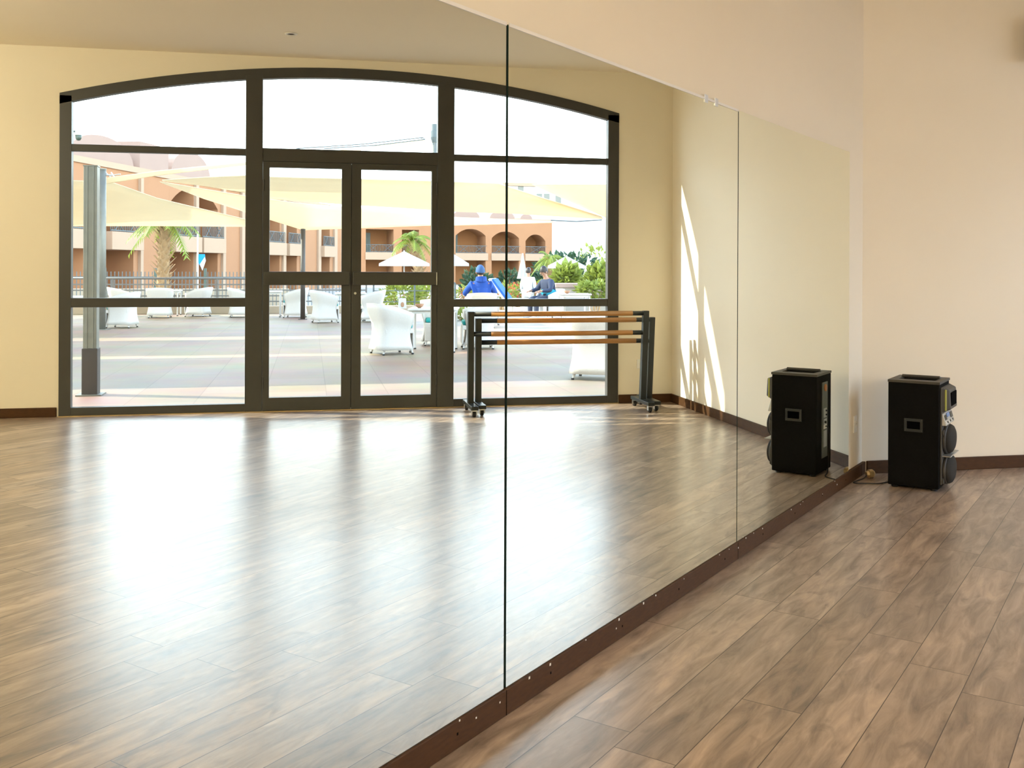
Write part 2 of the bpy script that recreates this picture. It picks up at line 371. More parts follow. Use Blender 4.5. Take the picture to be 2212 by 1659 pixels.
# ------------------------------------------------------------------ mirror panels
PWT = 1.2648  # panel width per axis (1.79 m)
seams = [7.107, 7.107 - PWT - .004, 7.107 - 2 * PWT - .008, 7.107 - 3 * PWT - .012, 7.107 - 4 * PWT - .016]
seams = [7.107, 5.8365, 4.5715, 3.3065, 2.0415]
plabels = ['mirror panel beside the loudspeaker corner, reflecting the loudspeaker', 'middle mirror panel between the two visible joints, reflecting the barres',
           'large near mirror panel reflecting the glass doors and bare floor', 'mirror panel nearest the photographer, beyond the frame of the photo']
GAPS = (0, .0030, .0042, .003, .003)
for i in range(4):
    GAP = GAPS[i + 1]; t1, t0 = seams[i] - GAPS[i], seams[i + 1] + GAP
    r = empty('mirror_panel', mw((t0 + t1) / 2, 0, 0.074), 0, plabels[i], 'mirror', 'mirror panels on the diagonal wall')
    L = -r.location
    T = Matrix.Translation(L)
    def shifted(mb): mb.v = [tuple(Vector(p) + L) for p in mb.v]; return mb
    shifted(mbox(MB(), t0, t1, -0.0006, 0.0, 0.075, 1.93)).build('mirror_glass', M_MIRROR, r)
    shifted(mbox(MB(), t0, t1, -GL, -0.0008, 0.075, 1.93)).build('backing', M_MEDGE, r)
    if i < 3:
        shifted(mbox(MB(), t0 - 1.9 * GAP, t0 - .0001, -GL, -0.006, 0.075, 1.93)).build('joint_strip', M_RUBBER, r)
    if i in (1, 2): shifted(mbox(MB(), t0, t1, 0, 0.0025, 1.924, 1.934)).build('edge_highlight', M_WHITE, r)  # white strip stands in for the bright highlight along the top edge
    for q in ((0.86, 0.80) if i == 1 else (0.5,) if i == 0 else ()):
        tq = t0 + (t1 - t0) * q
        if i == 1: shifted(mbox(MB(), tq - .012, tq + .012, 0, 0.003, 1.912, 1.945)).build('clip', M_CHROME, r, bevel=.001)

# ------------------------------------------------------------------ arched window and doors
F0, F1 = XW - 0.012, XW + 0.062
win = empty('window_1', (XW, YM, 0), 0, 'wide arched charcoal window with glazed double doors, seen in the mirror', 'window', kind='structure')
def wpart(mb, name, m, parent=win, org=None, **k):
    o = org or Vector((XW, YM, 0))
    mb.v = [tuple(Vector(p) - o) for p in mb.v]
    return mb.build(name, m, parent, **k)
fr = MB()
for i in range(N):
    a, b = Y0 + (Y1 - Y0) * i / N, Y0 + (Y1 - Y0) * (i + 1) / N
    lo_a, lo_b, hi_a, hi_b = arch(a, .088), arch(b, .088), arch(a) - .001, arch(b) - .001
    fr.add([(F0, a, lo_a), (F0, b, lo_b), (F0, b, hi_b), (F0, a, hi_a), (F1, a, lo_a), (F1, b, lo_b), (F1, b, hi_b), (F1, a, hi_a)],
           [(0, 1, 2, 3), (7, 6, 5, 4), (0, 4, 5, 1), (3, 2, 6, 7)])
fr.box((F0, Y0 + .001, 0), (F1, Y0 + .094, ZS - .02)).box((F0, Y1 - .104, 0), (F1, Y1 - .001, ZS - .02))
wpart(fr, 'frame', M_FRAME)
for a, b in ((3.492, 3.634), (5.147, 5.297)):
    wpart(MB().box((F0 - .008, a, 0), (F1 + .008, b, arch((a + b) / 2, .06))), 'mullion', M_FRAME, bevel=.003)
for a, b in ((Y0 + .09, 3.494), (5.295, Y1 - .1)):
    wpart(MB().box((F0 + .004, a, 2.205), (F1, b, 2.262)), 'transom', M_FRAME, bevel=.003)
    wpart(MB().box((F0 + .004, a, .905 if a < 4 else .897), (F1, b, .982 if a < 4 else .966)), 'low_rail', M_FRAME, bevel=.003)
    wpart(MB().box((F0 + .004, a, 0.004), (F1, b, .072)), 'bottom_rail', M_FRAME, bevel=.003)
wpart(MB().box((F0 + .002, 3.63, 2.158), (F1, 5.15, 2.272)), 'door_head', M_FRAME, bevel=.003)
wpart(MB().box((F0 - .02, Y0, 0.0005), (F1, Y1, .006)), 'threshold', M_BRASS)
def pane(y0, y1, z0, z1, par=win, org=None, archy=False):
    mb = MB(); x0, x1 = XW + .022, XW + .028
    k = 12 if archy else 1
    for i in range(k):
        a, b = y0 + (y1 - y0) * i / k, y0 + (y1 - y0) * (i + 1) / k
        ta, tb = (arch(a, .08), arch(b, .08)) if archy else (z1, z1)
        mb.add([(x0, a, z0), (x0, b, z0), (x0, b, tb), (x0, a, ta)], [(0, 1, 2, 3)])
    wpart(mb, 'pane', M_GLASS, par, org)
for a, b in ((Y0 + .09, 3.495), (5.294, Y1 - .1)):
    pane(a, b, 2.258, 0, archy=True); pane(a, b, .975, 2.21); pane(a, b, .065, .91)
pane(3.63, 5.15, 2.268, 0, archy=True)
def door(name, ya, yb, ga, gb, label, lock):
    org = Vector((XW, (ya + yb) / 2, 0.006)); d = empty(name, org, 0, label, 'door', kind='structure')
    mb = MB().box((F0 - .004, ya, .008), (F1 - .01, ga, 2.156)).box((F0 - .004, gb, .008), (F1 - .01, yb, 2.156))
    mb.box((F0 - .004, ga, 2.108), (F1 - .01, gb, 2.156)).box((F0 - .004, ga, .008), (F1 - .01, gb, .12))
    mb.box((F0 + .004, ga, 1.10), (F1 - .015, gb, 1.20))
    wpart(mb, 'door_frame', M_FRAME, d, org)
    pane(ga - .003, gb + .003, 1.19, 2.112, d, org); pane(ga - .003, gb + .003, .115, 1.105, d, org)
    wpart(MB().box((F0 - .055, ya + .012, 1.092), (F0 - .004, yb - .012, 1.208)), 'push_bar', M_FRAME, d, org, bevel=.005)
    if lock:
        wpart(MB().box((F0 - .056, yb - .0115, 1.094), (F0 - .006, yb - .004, 1.206)), 'bar_end_cap', M_CHROME, d, org, bevel=.001)
        wpart(MB().lathe([(.0, 0), (.011, 0), (.011, .012), (.0, .012)], 12, Matrix.Translation((F0 - .004, ga - .05, 1.02)) @ Matrix.Rotation(-pi / 2, 4, 'Y')), 'lock_cylinder', M_CHROME, d, org)
    if lock: wpart(MB().box((F1 - .0095, ya - .022, .01), (F1 - .002, ya + .018, 2.154)), 'astragal', M_FRAME, d, org)
    for z in (.25, 1.95):
        yy = ya + .004 if not lock else yb - .004
        wpart(MB().tube([(F0 - .008, yy, z - .05), (F0 - .008, yy, z + .05)], .007, 8), 'hinge', M_FRAME, d, org)
door('door_1', 3.637, 4.388, 3.692, 4.306, 'glazed charcoal door leaf beside the wide fixed pane', False)
door('door_2', 4.392, 5.144, 4.475, 5.095, 'glazed charcoal door leaf nearer the barres, with pale bar end cap', True)

# ------------------------------------------------------------------ small fittings
def socket(name, org, rz, label, w=.085, h=.085):
    r = empty(name, org, rz, label, 'socket')
    MB().box((-.006, -w / 2, -h / 2), (0.0, w / 2, h / 2)).build('plate', M_WHITE, r, bevel=.003)
    MB().lathe([(0, 0), (.021, 0), (.021, .003), (.017, .003), (.017, -.0), (0, -.0)], 20, Matrix.Translation((-.006, 0, 0)) @ Matrix.Rotation(-pi / 2, 4, 'Y')).build('outlet', M_WHITE, r)
    for s in (-1, 1):
        MB().tube([(-.0068, s * .009, 0), (-.0062, s * .009, 0)], .0028, 8).build('pin_hole', M_HOLE, r)
    return r
socket('wall_socket', mw(7.236, -GL, .325), radians(135), 'white wall socket low beside the mirror edge, behind the loudspeaker', .075, .10)
socket('wall_socket', Vector((XW, 7.06, .36)), 0, 'cream wall socket behind the barre uprights near the window corner')
r = empty('ceiling_spotlight', (9.745, 3.885, H), 0, 'small round recessed spotlight in the ceiling before the arch', 'lamp')
MB().lathe([(.030, -.001), (.048, -.001), (.050, -.006), (.032, -.010), (.030, -.001)], 24).build('trim_ring', M_WHITE, r, smooth=True)
MB().lathe([(0, -.002), (.030, -.002), (.030, -.0035), (0, -.0035)], 20).build('reflector', M_HOLE, r)
# box on the back wall at the edge of the photograph
r = empty('wall_loudspeaker', (8.58, YB, 2.70), 0, 'small black box mounted high on the wall at the photo edge', 'loudspeaker')
MB().box((-.115, -.16, -.135), (.115, -.03, .135)).build('cabinet', M_BLACK, r, bevel=.008)
MB().box((-.10, -.168, -.12), (.10, -.16, .12)).build('grille', M_RUBBER, r, bevel=.004)
MB().box((-.03, -.03, -.04), (.03, 0, .04)).build('bracket', M_BLACK, r)

# ------------------------------------------------------------------ loudspeaker on the floor
spk = empty('loudspeaker', (7.501, 7.018, 0), radians(-45), 'black floor loudspeaker standing in the corner beside the mirror', 'loudspeaker')
Dp, Wd, Ht = .137, .1525, .617
MB().box((-Dp, -Wd, .014), (Dp, Wd, Ht - .012)).build('cabinet', M_CARPET, spk, bevel=.006)
tp = MB()
tp.box((-Dp - .002, -Wd - .002, Ht - .014), (Dp + .004, -.075, Ht)).box((-Dp - .002, .075, Ht - .014), (Dp + .004, Wd + .002, Ht))
tp.box((-Dp - .002, -.075, Ht - .014), (-.095, .075, Ht)).box((.10, -.075, Ht - .014), (Dp + .004, .075, Ht)).box((-.095, -.075, Ht - .0135), (.10, .075, Ht - .012))
tp.build('top_panel', M_PLAST, spk, bevel=.003)
MB().tube([(-.1, .045, Ht - .004), (-.1, .045, Ht + .006), (.105, .045, Ht + .006), (.105, .045, Ht - .004)], .010, 10).build('carry_handle', M_PLAST, spk)
for sx in (-1, 1):
    for sy in (-1, 1):
        MB().lathe([(.0, 0), (.018, 0), (.022, .016), (0, .016)], 14, Matrix.Translation((sx * .105, sy * .115, 0))).build('foot', M_RUBBER, spk)
for sy in (-1, 1):
    y = sy * Wd; h = MB(); zc = .365
    for lo, hi in (((-.048, zc + .022), (.052, zc + .037)), ((-.048, zc - .037), (.052, zc - .022)), ((-.048, zc - .022), (-.034, zc + .022)), ((.038, zc - .022), (.052, zc + .022))):
        h.box((lo[0], min(y, y + sy * .005), lo[1]), (hi[0], max(y, y + sy * .005), hi[1]))
    hh = h.build('side_handle', M_BLACK, spk, bevel=.001)
    MB().box((-.034, min(y, y + sy * .002), zc - .022), (.038, max(y, y + sy * .002), zc + .022)).build('hand_recess', M_HOLE, hh)
    for a in (-.042, .046):
        for b in (zc - .03, zc + .03):
            MB().lathe([(0, 0), (.003, 0), (.003, .001), (0, .001)], 8, Matrix.Translation((a, y + sy * .005, b)) @ Matrix.Rotation(-sy * pi / 2, 4, 'X')).build('screw', M_PLAST, hh)
# front: horn housing, control panel, two bulging woofers
MB().box((Dp, -.135, .04), (Dp + .012, .135, .585)).build('front_baffle', M_PLAST, spk, bevel=.005)
hb = MB(); hb.add([(Dp + .010, -.13, .445), (Dp + .010, .13, .445), (Dp + .010, .13, .585), (Dp + .010, -.13, .585), (Dp + .052, -.10, .462), (Dp + .052, .10, .462), (Dp + .046, .10, .572), (Dp + .046, -.10, .572)],
       [(0, 1, 2, 3), (7, 6, 5, 4), (0, 4, 5, 1), (1, 5, 6, 2), (2, 6, 7, 3), (3, 7, 4, 0)])
horn = hb.build('horn_housing', M_PLAST, spk, bevel=.006)
MB().box((Dp + .046, -.082, .478), (Dp + .053, .082, .556)).build('horn_mouth', M_HOLE, horn, bevel=.004)
for s in (-1, 1):
    MB().box((Dp + .024, s * .118 - .004, .455), (Dp + .034, s * .118 + .004, .575)).build('light_strip', mat('yellow_green_lens', (.42, .45, .12), .25), horn, bevel=.003)
pm = MB(); pm.add([(Dp + .010, -.128, .372), (Dp + .010, .128, .372), (Dp + .010, .128, .44), (Dp + .010, -.128, .44), (Dp + .034, -.125, .372), (Dp + .034, .125, .372), (Dp + .016, .125, .44), (Dp + .016, -.125, .44)],
       [(0, 1, 2, 3), (7, 6, 5, 4), (0, 4, 5, 1), (1, 5, 6, 2), (2, 6, 7, 3), (3, 7, 4, 0)])
cp = pm.build('control_panel', M_SILVER, spk, bevel=.002)
def on_panel(y0, y1, z0, z1, name, m):
    f = lambda z: Dp + .034 - (z - .372) / .068 * .018
    MB().add([(f(z0), y0, z0), (f(z0), y1, z0), (f(z1), y1, z1), (f(z1), y0, z1), (f(z0) + .003, y0, z0), (f(z0) + .003, y1, z0), (f(z1) + .003, y1, z1), (f(z1) + .003, y0, z1)],
             [(0, 1, 2, 3), (7, 6, 5, 4), (0, 4, 5, 1), (1, 5, 6, 2), (2, 6, 7, 3), (3, 7, 4, 0)]).build(name, m, cp)
on_panel(-.05, .03, .412, .434, 'display', M_BLUE)
for k in range(6): on_panel(-.11 + k * .038, -.09 + k * .038, .382, .392, 'button', M_BLACK if k % 2 else M_WHITE)
for k in range(2): on_panel(-.112 + k * .03, -.092 + k * .03, .402, .428, 'button', M_BLACK)
on_panel(.05, .11, .400, .430, 'slot_plate', M_BLACK)
for zc, rr in ((.284, .10), (.112, .10)):
    T = Matrix.Translation((Dp + .010, 0, zc)) @ Matrix.Rotation(pi / 2, 4, 'Y') @ Matrix.Diagonal((.86, 1.26, 1, 1))
    w = MB().lathe([(rr, 0), (rr, .014), (rr * .93, .022), (rr * .86, .016)], 32, T).build('woofer_ring', M_PLAST, spk, smooth=True)
    MB().lathe([(rr * .97, .006), (rr * .95, .024), (rr * .86, .036), (rr * .68, .044), (rr * .4, .049), (.001, .051)], 32, T).build('grille_dome', mat('matt_grille_cloth', (.028, .026, .022), .8, spec=.2), w, smooth=True)
MB().box((Dp + .012, -.128, .197), (Dp + .058, .128, .203)).build('chrome_bumper', M_SILVER, spk, bevel=.004)
for z in (.06, .33):
    for s in (-1, 1):
        MB().lathe([(.014, 0), (.018, 0), (.018, .008), (.014, .008)], 16, Matrix.Translation((Dp + .012, s * .112, z)) @ Matrix.Rotation(pi / 2, 4, 'Y')).build('port_ring', M_PLAST, spk)
# back: amplifier plate
bp_ = MB().box((-Dp - .006, -.055, .10), (-Dp, .06, .56)).build('amplifier_plate', mat('green_grey_plate', (.075, .085, .075), .45), spk, bevel=.002)
MB().lathe([(.012, 0), (.022, 0), (.022, .006), (.012, .006)], 20, Matrix.Translation((-Dp - .006, .005, .525)) @ Matrix.Rotation(-pi / 2, 4, 'Y')).build('port_ring', M_ORANGE, bp_)
for z0, z1, m in ((.345, .40, M_SILVER), (.30, .335, M_SILVER), (.275, .30, M_WHITE), (.165, .265, M_SILVER)):
    MB().box((-Dp - .009, -.028, z0), (-Dp - .006, .03, z1)).build('terminal_plate', m, bp_)
for z in (.36, .385, .315, .32):
    MB().lathe([(0, 0), (.006, 0), (.005, .010), (0, .010)], 12, Matrix.Translation((-Dp - .009, .012 if z > .35 else -.012, z)) @ Matrix.Rotation(-pi / 2, 4, 'Y')).build('knob', M_BLACK, bp_)
def loc(p): return spk.matrix_basis.inverted() @ Vector(p)
spk_m = Matrix.Translation(spk.location) @ Matrix.Rotation(radians(-45), 4, 'Z'); spk_i = spk_m.inverted()
cpts = [spk_m @ Vector((-Dp - .008, 0, .29)), spk_m @ Vector((-Dp - .020, .02, .28)), spk_m @ Vector((-Dp - .022, .045, .20)), spk_m @ Vector((-Dp - .014, .05, .10)), spk_m @ Vector((-Dp - .018, .02, .012)), Vector((7.30, 7.07, .006)), Vector((7.21, 7.085, .005)), Vector((7.155, 7.10, .005)), Vector((7.150, 7.125, .005)), Vector((7.20, 7.16, .006)), Vector((7.27, 7.21, .008)), Vector((7.31, 7.242, .022))]
def smooth_path(p, k=8):
    out = []
    for i in range(len(p) - 1):
        a, b, c, d = p[max(i - 1, 0)], p[i], p[i + 1], p[min(i + 2, len(p) - 1)]
        for j in range(k):
            t = j / k
            out.append(0.5 * ((2 * b) + (c - a) * t + (2 * a - 5 * b + 4 * c - d) * t * t + (3 * b - a - 3 * c + d) * t ** 3))
    return out + [p[-1]]
cord = MB().tube([spk_i @ q for q in smooth_path(cpts)], .0036, 8).build('power_cord', M_RUBBER, spk, smooth=True)
pd = Vector((.052, .0, .0))
pl = MB().tube([spk_i @ (Vector((7.298, 7.235, .026)) + pd * t) for t in (0, .25, .3, .75, .8, 1.0)], [.012, .018, .025, .026, .024, .016], 14).build('plug', M_BRASS, cord)

# ------------------------------------------------------------------ ballet barres
def make_barre(zt, zl, y0, y1, w0, w1, px):
    r = empty('ballet_barre', (px, (y0 + y1) / 2, 0))
    yc = (y0 + y1) / 2; hw = .026
    for ya, s in ((y0, 0), (y1, -.028)):
        yy = ya - yc
        mb = MB(); mb.add([(a, yy + b + s, .075) for a, b in ((-hw, -hw), (hw, -hw), (hw, hw), (-hw, hw))] + [(a, yy + b, zt - (.0)) for a, b in ((-hw, -hw), (hw, -hw), (hw, hw), (-hw, hw))],
               [(3, 2, 1, 0), (4, 5, 6, 7), (0, 1, 5, 4), (1, 2, 6, 5), (2, 3, 7, 6), (3, 0, 4, 7)])
        mb.build('upright', M_BLACK, r, bevel=.004)
        ft = MB().box((-.24, yy - .031 + s, .060), (.24, yy + .031 + s, .092)).build('foot_bar', M_BLACK, r, bevel=.004)
        for cxx in (-.205, .205):
            cs = MB().box((cxx - .022, yy + s - .020, .050), (cxx + .022, yy + s + .020, .060))
            cs.box((cxx - .012, yy + s - .022, .020), (cxx + .020, yy + s - .018, .055)).box((cxx - .012, yy + s + .018, .020), (cxx + .020, yy + s + .022, .055))
            c = cs.build('caster', M_CHROME, r)
            MB().lathe([(.006, -.013), (.022, -.013), (.025, -.008), (.025, .008), (.022, .013), (.006, .013)], 18, Matrix.Translation((cxx + .010, yy + s, .0252)) @ Matrix.Rotation(pi / 2, 4, 'X')).build('wheel', M_RUBBER, c, smooth=True)
    for z in (zt - .022, zl - .022):
        b = MB().tube([(0, y0 - yc, z), (0, y1 - yc, z)], .0205, 16).build('rail', M_BLACK, r, smooth=True)
        MB().tube([(0, w0 - yc, z), (0, w1 - yc, z)], .0222, 16).build('wood_grip', M_WOOD, b, smooth=True)
    return r
bar1 = make_barre(.873, .702, 5.385, 6.955, 5.56, 6.83, 10.225)
tag(bar1, 'taller black rolling ballet barre with two amber wood rails, nearer the mirror', 'ballet barre', 'rolling ballet barres by the window')
bar2 = make_barre(.812, .625, 5.462, 7.035, 5.625, 6.885, 10.291)
tag(bar2, 'lower black rolling ballet barre nested behind the taller one, by the window', 'ballet barre', 'rolling ballet barres by the window')

# ------------------------------------------------------------------ pendant globe lamps (added out of view to brighten the walls)
FILL_LAMP = 44.0
M_FILL_LAMP = mat('fill_lamp_glass', (0.9, 0.88, 0.84), 0.5, var=0.01, emit=((1.0, 0.89, 0.72), FILL_LAMP))
for i, (lx, ly, what) in enumerate(((3.0, -1.8, 'south-west'), (5.6, -1.8, 'south'), (8.4, -1.6, 'south-east'), (3.0, -.1, 'west'), (5.6, .7, 'middle'), (8.4, .7, 'east'))):
    r = empty('fill_pendant', (lx, ly, H), 0, 'added opal globe lamp brightening the walls, hung in the %s of the unseen half of the room' % what, 'lamp', 'added opal globe lamps')
    MB().lathe([(0, 0), (.06, 0), (.055, -.025), (0, -.03)], 20).build('canopy', M_WHITE, r)
    MB().tube([(0, 0, -.02), (0, 0, -.40)], .004, 6).build('cord', M_BLACK, r)
    MB().lathe([(0, -.38), (.035, -.385), (.035, -.43), (0, -.44)], 16).build('lamp_holder', M_BLACK, r)
    MB().lathe([(.14 * sin(pi * k / 14), -.56 + .14 * cos(pi * k / 14)) for k in range(15)], 24).build('globe', M_FILL_LAMP, r, smooth=True)

# ------------------------------------------------------------------ outside: ground
KV = 29.0
struct(MB().box((XW, -14, -.12), (KV + .35, 22, 0.0)), 'terrace_floor', M_TERR, 'sand coloured tiled terrace outside the glass doors', 'terrace')
struct(MB().box((KV + .35, -60, -.62), (260, 110, -.5)), 'pool_ground', M_POOL, 'pale paved pool surround below the terrace', 'ground')
struct(MB().box((KV, -14, 0), (KV + .35, 8.2, .20)), 'kerb', M_KERB, 'low sand coloured kerb along the terrace edge', 'kerb', bevel=.01)

def P2(u, v, z=0.0): return Vector((v, u, z))
def local(mb, o):
    mb.v = [tuple(Vector(p) - Vector(o)) for p in mb.v]; return mb

# ------------------------------------------------------------------ shade sails and their posts
def sail(top, bot, label, sag=.0, sub=3):
    k = len(top)
    def at(line, t):
        q = t * (k - 1); i = min(int(q), k - 2); f = q - i
        return line[i].lerp(line[i + 1], f)
    A = [seen(*p) if len(p) == 3 and p[0] > 40 else P2(*p) for p in top]; B = [seen(*p) if len(p) == 3 and p[0] > 40 else P2(*p) for p in bot]
    org = (A[0] + A[-1] + B[0] + B[-1]) / 4
    mb = MB().grid(lambda a, b: at(A, a).lerp(at(B, a), b) - Vector((0, 0, sag * sin(pi * a) * sin(pi * b))), (k - 1) * sub, 6)
    local(mb, org)
    o = mb.build('shade_sail', M_SAIL, None, smooth=True, solid=.012); o.location = org
    return tag(o, label, 'shade sail', 'sand coloured shade sails')
sail([(100, 388, 23.6), (240, 393, 23.8), (340, 428, 25), (545, 477, 28)], [(100, 488, 28), (240, 488, 28.5), (340, 488, 29), (550, 489.5, 30)], 'big low shade sail left of the doors, drooping across the palm')
sail([(345, 392, 23), (440, 408, 23.5), (530, 423, 24), (655, 440, 24.5), (740, 447, 26), (932, 462, 30), (985, 469, 32), (1195, 478, 35)],
     [(347, 394, 23.3), (440, 429, 25), (530, 458, 26), (655, 497, 26.2), (740, 494, 28), (932, 487, 31), (985, 487, 32.3), (1195, 481, 35.2)], 'long thin shade sail tapering right, tied to the brown pole')
sail([(350, 389, 15), (440, 383, 15), (530, 379, 15), (582, 382, 15), (740, 386, 15), (932, 391, 15), (985, 393, 15), (1075, 396, 16), (1300, 468, 21)],
     [(352, 390.5, 16), (440, 401, 17), (530, 416, 18), (582, 429, 19), (740, 441, 20), (932, 453, 21), (985, 457, 21.5), (1105, 461, 21.7), (1303, 473, 21.8)], 'wide central shade sail spanning behind the glass doors')
sail([(1150, 398, 18), (1240, 398, 18), (1345, 399, 18)], [(1152, 399.5, 18.2), (1240, 439, 20), (1345, 486, 22)], 'triangular shade sail at the far right pane')
sail([(230, 384, 22.3), (340, 369, 22.2), (440, 359, 22.3), (530, 350, 22.4), (928, 300, 23.3)], [(230, 397, 22.4), (340, 379, 22.3), (440, 367, 22.4), (530, 357, 22.5), (928, 306, 23.3)], 'shade sail seen edge-on, tied between two grey masts')
# unseen sails added over the window side, placed to throw the terrace's shade
def unseen_sail(u0, u1, v0, v1, z, label, t0=0.0, t1=0.0, cut=0.0):
    A = [P2(u0, v0, z), P2((u0 + u1) / 2, v0 + t0 / 2, z), P2(u1, v0 + t0, z)]; B = [P2(u0, v1, z), P2((u0 + u1) / 2, v1 + t1 / 2, z), P2(u1 - cut, v1 + t1, z)]
    org = (A[0] + B[-1]) / 2
    mb = MB().grid(lambda a, b: (A[0].lerp(A[2], a)).lerp(B[0].lerp(B[2], a), b) - Vector((0, 0, .15 * sin(pi * a) * sin(pi * b))), 8, 8)
    o = local(mb, org).build('shade_sail', M_SAIL, None, smooth=True, solid=.012); o.location = org
    tag(o, label, 'shade sail', 'sand coloured shade sails')
unseen_sail(-10, 1.2, 14.9, 18.30, 4.6, 'unseen added shade sail nearest the building, above and beyond the left jamb', 0, .12)
unseen_sail(-10, -.1, 18.75, 21.7, 4.6, 'second unseen added shade sail out from the building, beyond the left jamb', 0, .1)
unseen_sail(-11, -.5, 22.5, 29.3, 4.6, 'third unseen added shade sail out from the building, beyond the left jamb', 0, 0, 1.7)

def post(u, v, top, r, m, label, square=False, sleeve=None, lean=0.0):
    o = empty('shade_post', P2(u, v), 0, label, 'post', 'posts of the shade sails')
    if square:
        mb = MB().box((-r, -r, 0), (r, r, top))
        for s in (-.45, .45): mb.box((-r - .006, r * s - .008, .0), (-r, r * s + .008, top))
        mb.build('post_tube', m, o, bevel=.006)
        MB().box((-r - .004, -r - .004, top), (r + .004, r + .004, top + .012)).build('cap', m, o)
    else:
        MB().tube([(0, 0, 0), (0, lean, top)], r, 16).build('post_tube', m, o, smooth=True)
        MB().lathe([(0, 0), (r * 1.08, 0), (r * 1.08, .02), (0, .03)], 16, Matrix.Translation((0, lean, top))).build('cap', m, o)
    if sleeve:
        MB().box((-r - .010, -r - .010, 0), (r + .010, r + .010, sleeve)).build('sleeve', M_POSTB, o, bevel=.006)
    MB().box((-r * 1.9, -r * 1.9, 0), (r * 1.9, r * 1.9, .012)).build('base_plate', m, o)
    return o
def hardware(o, z, du):
    h = MB()
    h.tube([(0, 0, z), (0, .18 * du, z - .01)], .018, 8).tube([(0, .18 * du, z - .01), (0, .34 * du, z + .02)], .011, 8)
    h.tube([(.0, .16 * du, z + .05), (0, .24 * du, z - .06)], .014, 8).tube([(0, .02 * du, z + .09), (0, .16 * du, z - .05)], .010, 8)
    h.build('turnbuckle', M_CHROME, o)
p1 = post(1.96, 12.08, 2.21, .062, M_POST, 'thick grey square post with dark lower sleeve just outside the wide pane', True, .455)
p2 = post(.04, 22.5, 3.14, .075, M_POST, 'slim grey mast with steel turnbuckles behind the thick post'); hardware(p2, 3.04, 1)
p3 = post(3.877, 25.9, 2.13, .055, M_POSTB, 'slim dark brown pole holding the thin sail, behind the chairs')
p4 = post(seen(938, 500, 23.5).y, 23.5, seen(938, 281, 23.5).z, .055, M_POST, 'tall grey mast hidden by the door stile, its capped top above the doors'); hardware(p4, seen(930, 300, 23.5).z, -1)
zt4 = seen(937, 281, 23.5).z
MB().lathe([(0, zt4 - .30), (.06, zt4 - .27), (.088, zt4 - .16), (.088, zt4 - .02), (.07, zt4 - .01), (.07, zt4 + .13), (0, zt4 + .13)], 18).build('mast_head', M_IRON, p4)
# the sail cables
for (a, b, lab) in (((915, 297, 23.3), (640, 321, 23.0), 'thin upper stay cable running left from the capped mast'), ((918, 301, 23.1), (700, 321, 22.6), 'thin lower stay cable running left from the capped mast'), ((1190, 476.0, 22.4), (1300, 475.0, 22.4), 'thin cable along the sail edge in the far right pane')):
    A, B = seen(*a), seen(*b); o = MB().tube([A - A, (B - A) / 2 - Vector((0, 0, .03)), B - A], .011, 6).build('stay_cable', M_IRON); o.location = A
    tag(o, lab, 'cable')
# surveillance camera on an arm
A = seen(120, 284, 17); r = empty('camera_pole', P2(A.y, A.x), 0, 'hanging dome camera on an arm, at the top left of the window', 'camera')
B = seen(169.5, 284, 17); C2 = seen(168, 303, 17)
MB().tube([(0, 0, 0), (0, 0, A.z), (0, B.y - A.y, B.z), (0, B.y - A.y, B.z - .05)], .018, 8).build('pole_arm', M_IRON, r)
d = Matrix.Translation((0, B.y - A.y, C2.z))
MB().lathe([(.025, .155), (.045, .13), (.05, .08), (.045, .07)], 16, d).build('camera_housing', M_WMET, r, smooth=True)
MB().lathe([(.046, .075), (.042, .03), (.025, .0), (0, -.005)], 16, d).build('camera_dome', M_DKDOOR, r, smooth=True)

# ------------------------------------------------------------------ wicker tub chairs and tables
def make_chair():
    r = empty('wicker_chair')
    ANG = radians(128); NA, NZ = 28, 9
    def shell(a, b, off):
        th = -ANG + 2 * ANG * a                      # 0 = back (-y)
        top = .735 - .15 * (abs(th) / ANG) ** 2.2
        z = .07 + (top - .07) * b
        flare = .27 - .035 * sin(pi * min(1, b * 1.25)) + .055 * max(0, b - .55) / .45 * (1 - .5 * abs(th) / ANG) + .02 * (1 - b)
        q = flare - off
        rr = q / max(abs(cos(th)) ** 5 + abs(sin(th)) ** 5, 1e-6) ** .2   # rounded-square plan
        return (rr * sin(th), -rr * cos(th), z)
    mb = MB().grid(lambda a, b: shell(a, b, 0), NA, NZ); mb.grid(lambda a, b: shell(a, b, .035), NA, NZ)
    n1 = (NA + 1) * (NZ + 1)
    for i in range(NA):
        t0, t1 = i * (NZ + 1) + NZ, (i + 1) * (NZ + 1) + NZ
        mb.f += [(t0, t1, t1 + n1, t0 + n1), (t0 - NZ, t1 - NZ, t1 - NZ + n1, t0 - NZ + n1)]
    for i in (0, NA):
        for j in range(NZ): mb.f.append((i * (NZ + 1) + j, i * (NZ + 1) + j + 1, i * (NZ + 1) + j + 1 + n1, i * (NZ + 1) + j + n1))
    mb.build('shell', M_WICK, r, smooth=True)
    MB().box((-.235, -.20, .30), (.235, .245, .37)).box((-.235, .225, .08), (.235, .25, .32)).build('seat', M_WICK, r, bevel=.012)
    MB().box((-.215, -.19, .372), (.215, .235, .435)).build('cushion', M_TEAL, r, bevel=.02)
    for sx in (-1, 1):
        for sy in (-1, 1):
            l = MB().tube([(sx * .20, sy * .20, .10), (sx * .225, sy * .225, .012)], [.018, .014], 10).build('leg', M_WMET, r)
            MB().lathe([(0, 0), (.018, 0), (.018, .022), (0, .022)], 10, Matrix.Translation((sx * .226, sy * .226, 0))).build('foot_pad', M_RUBBER, l)
    return r
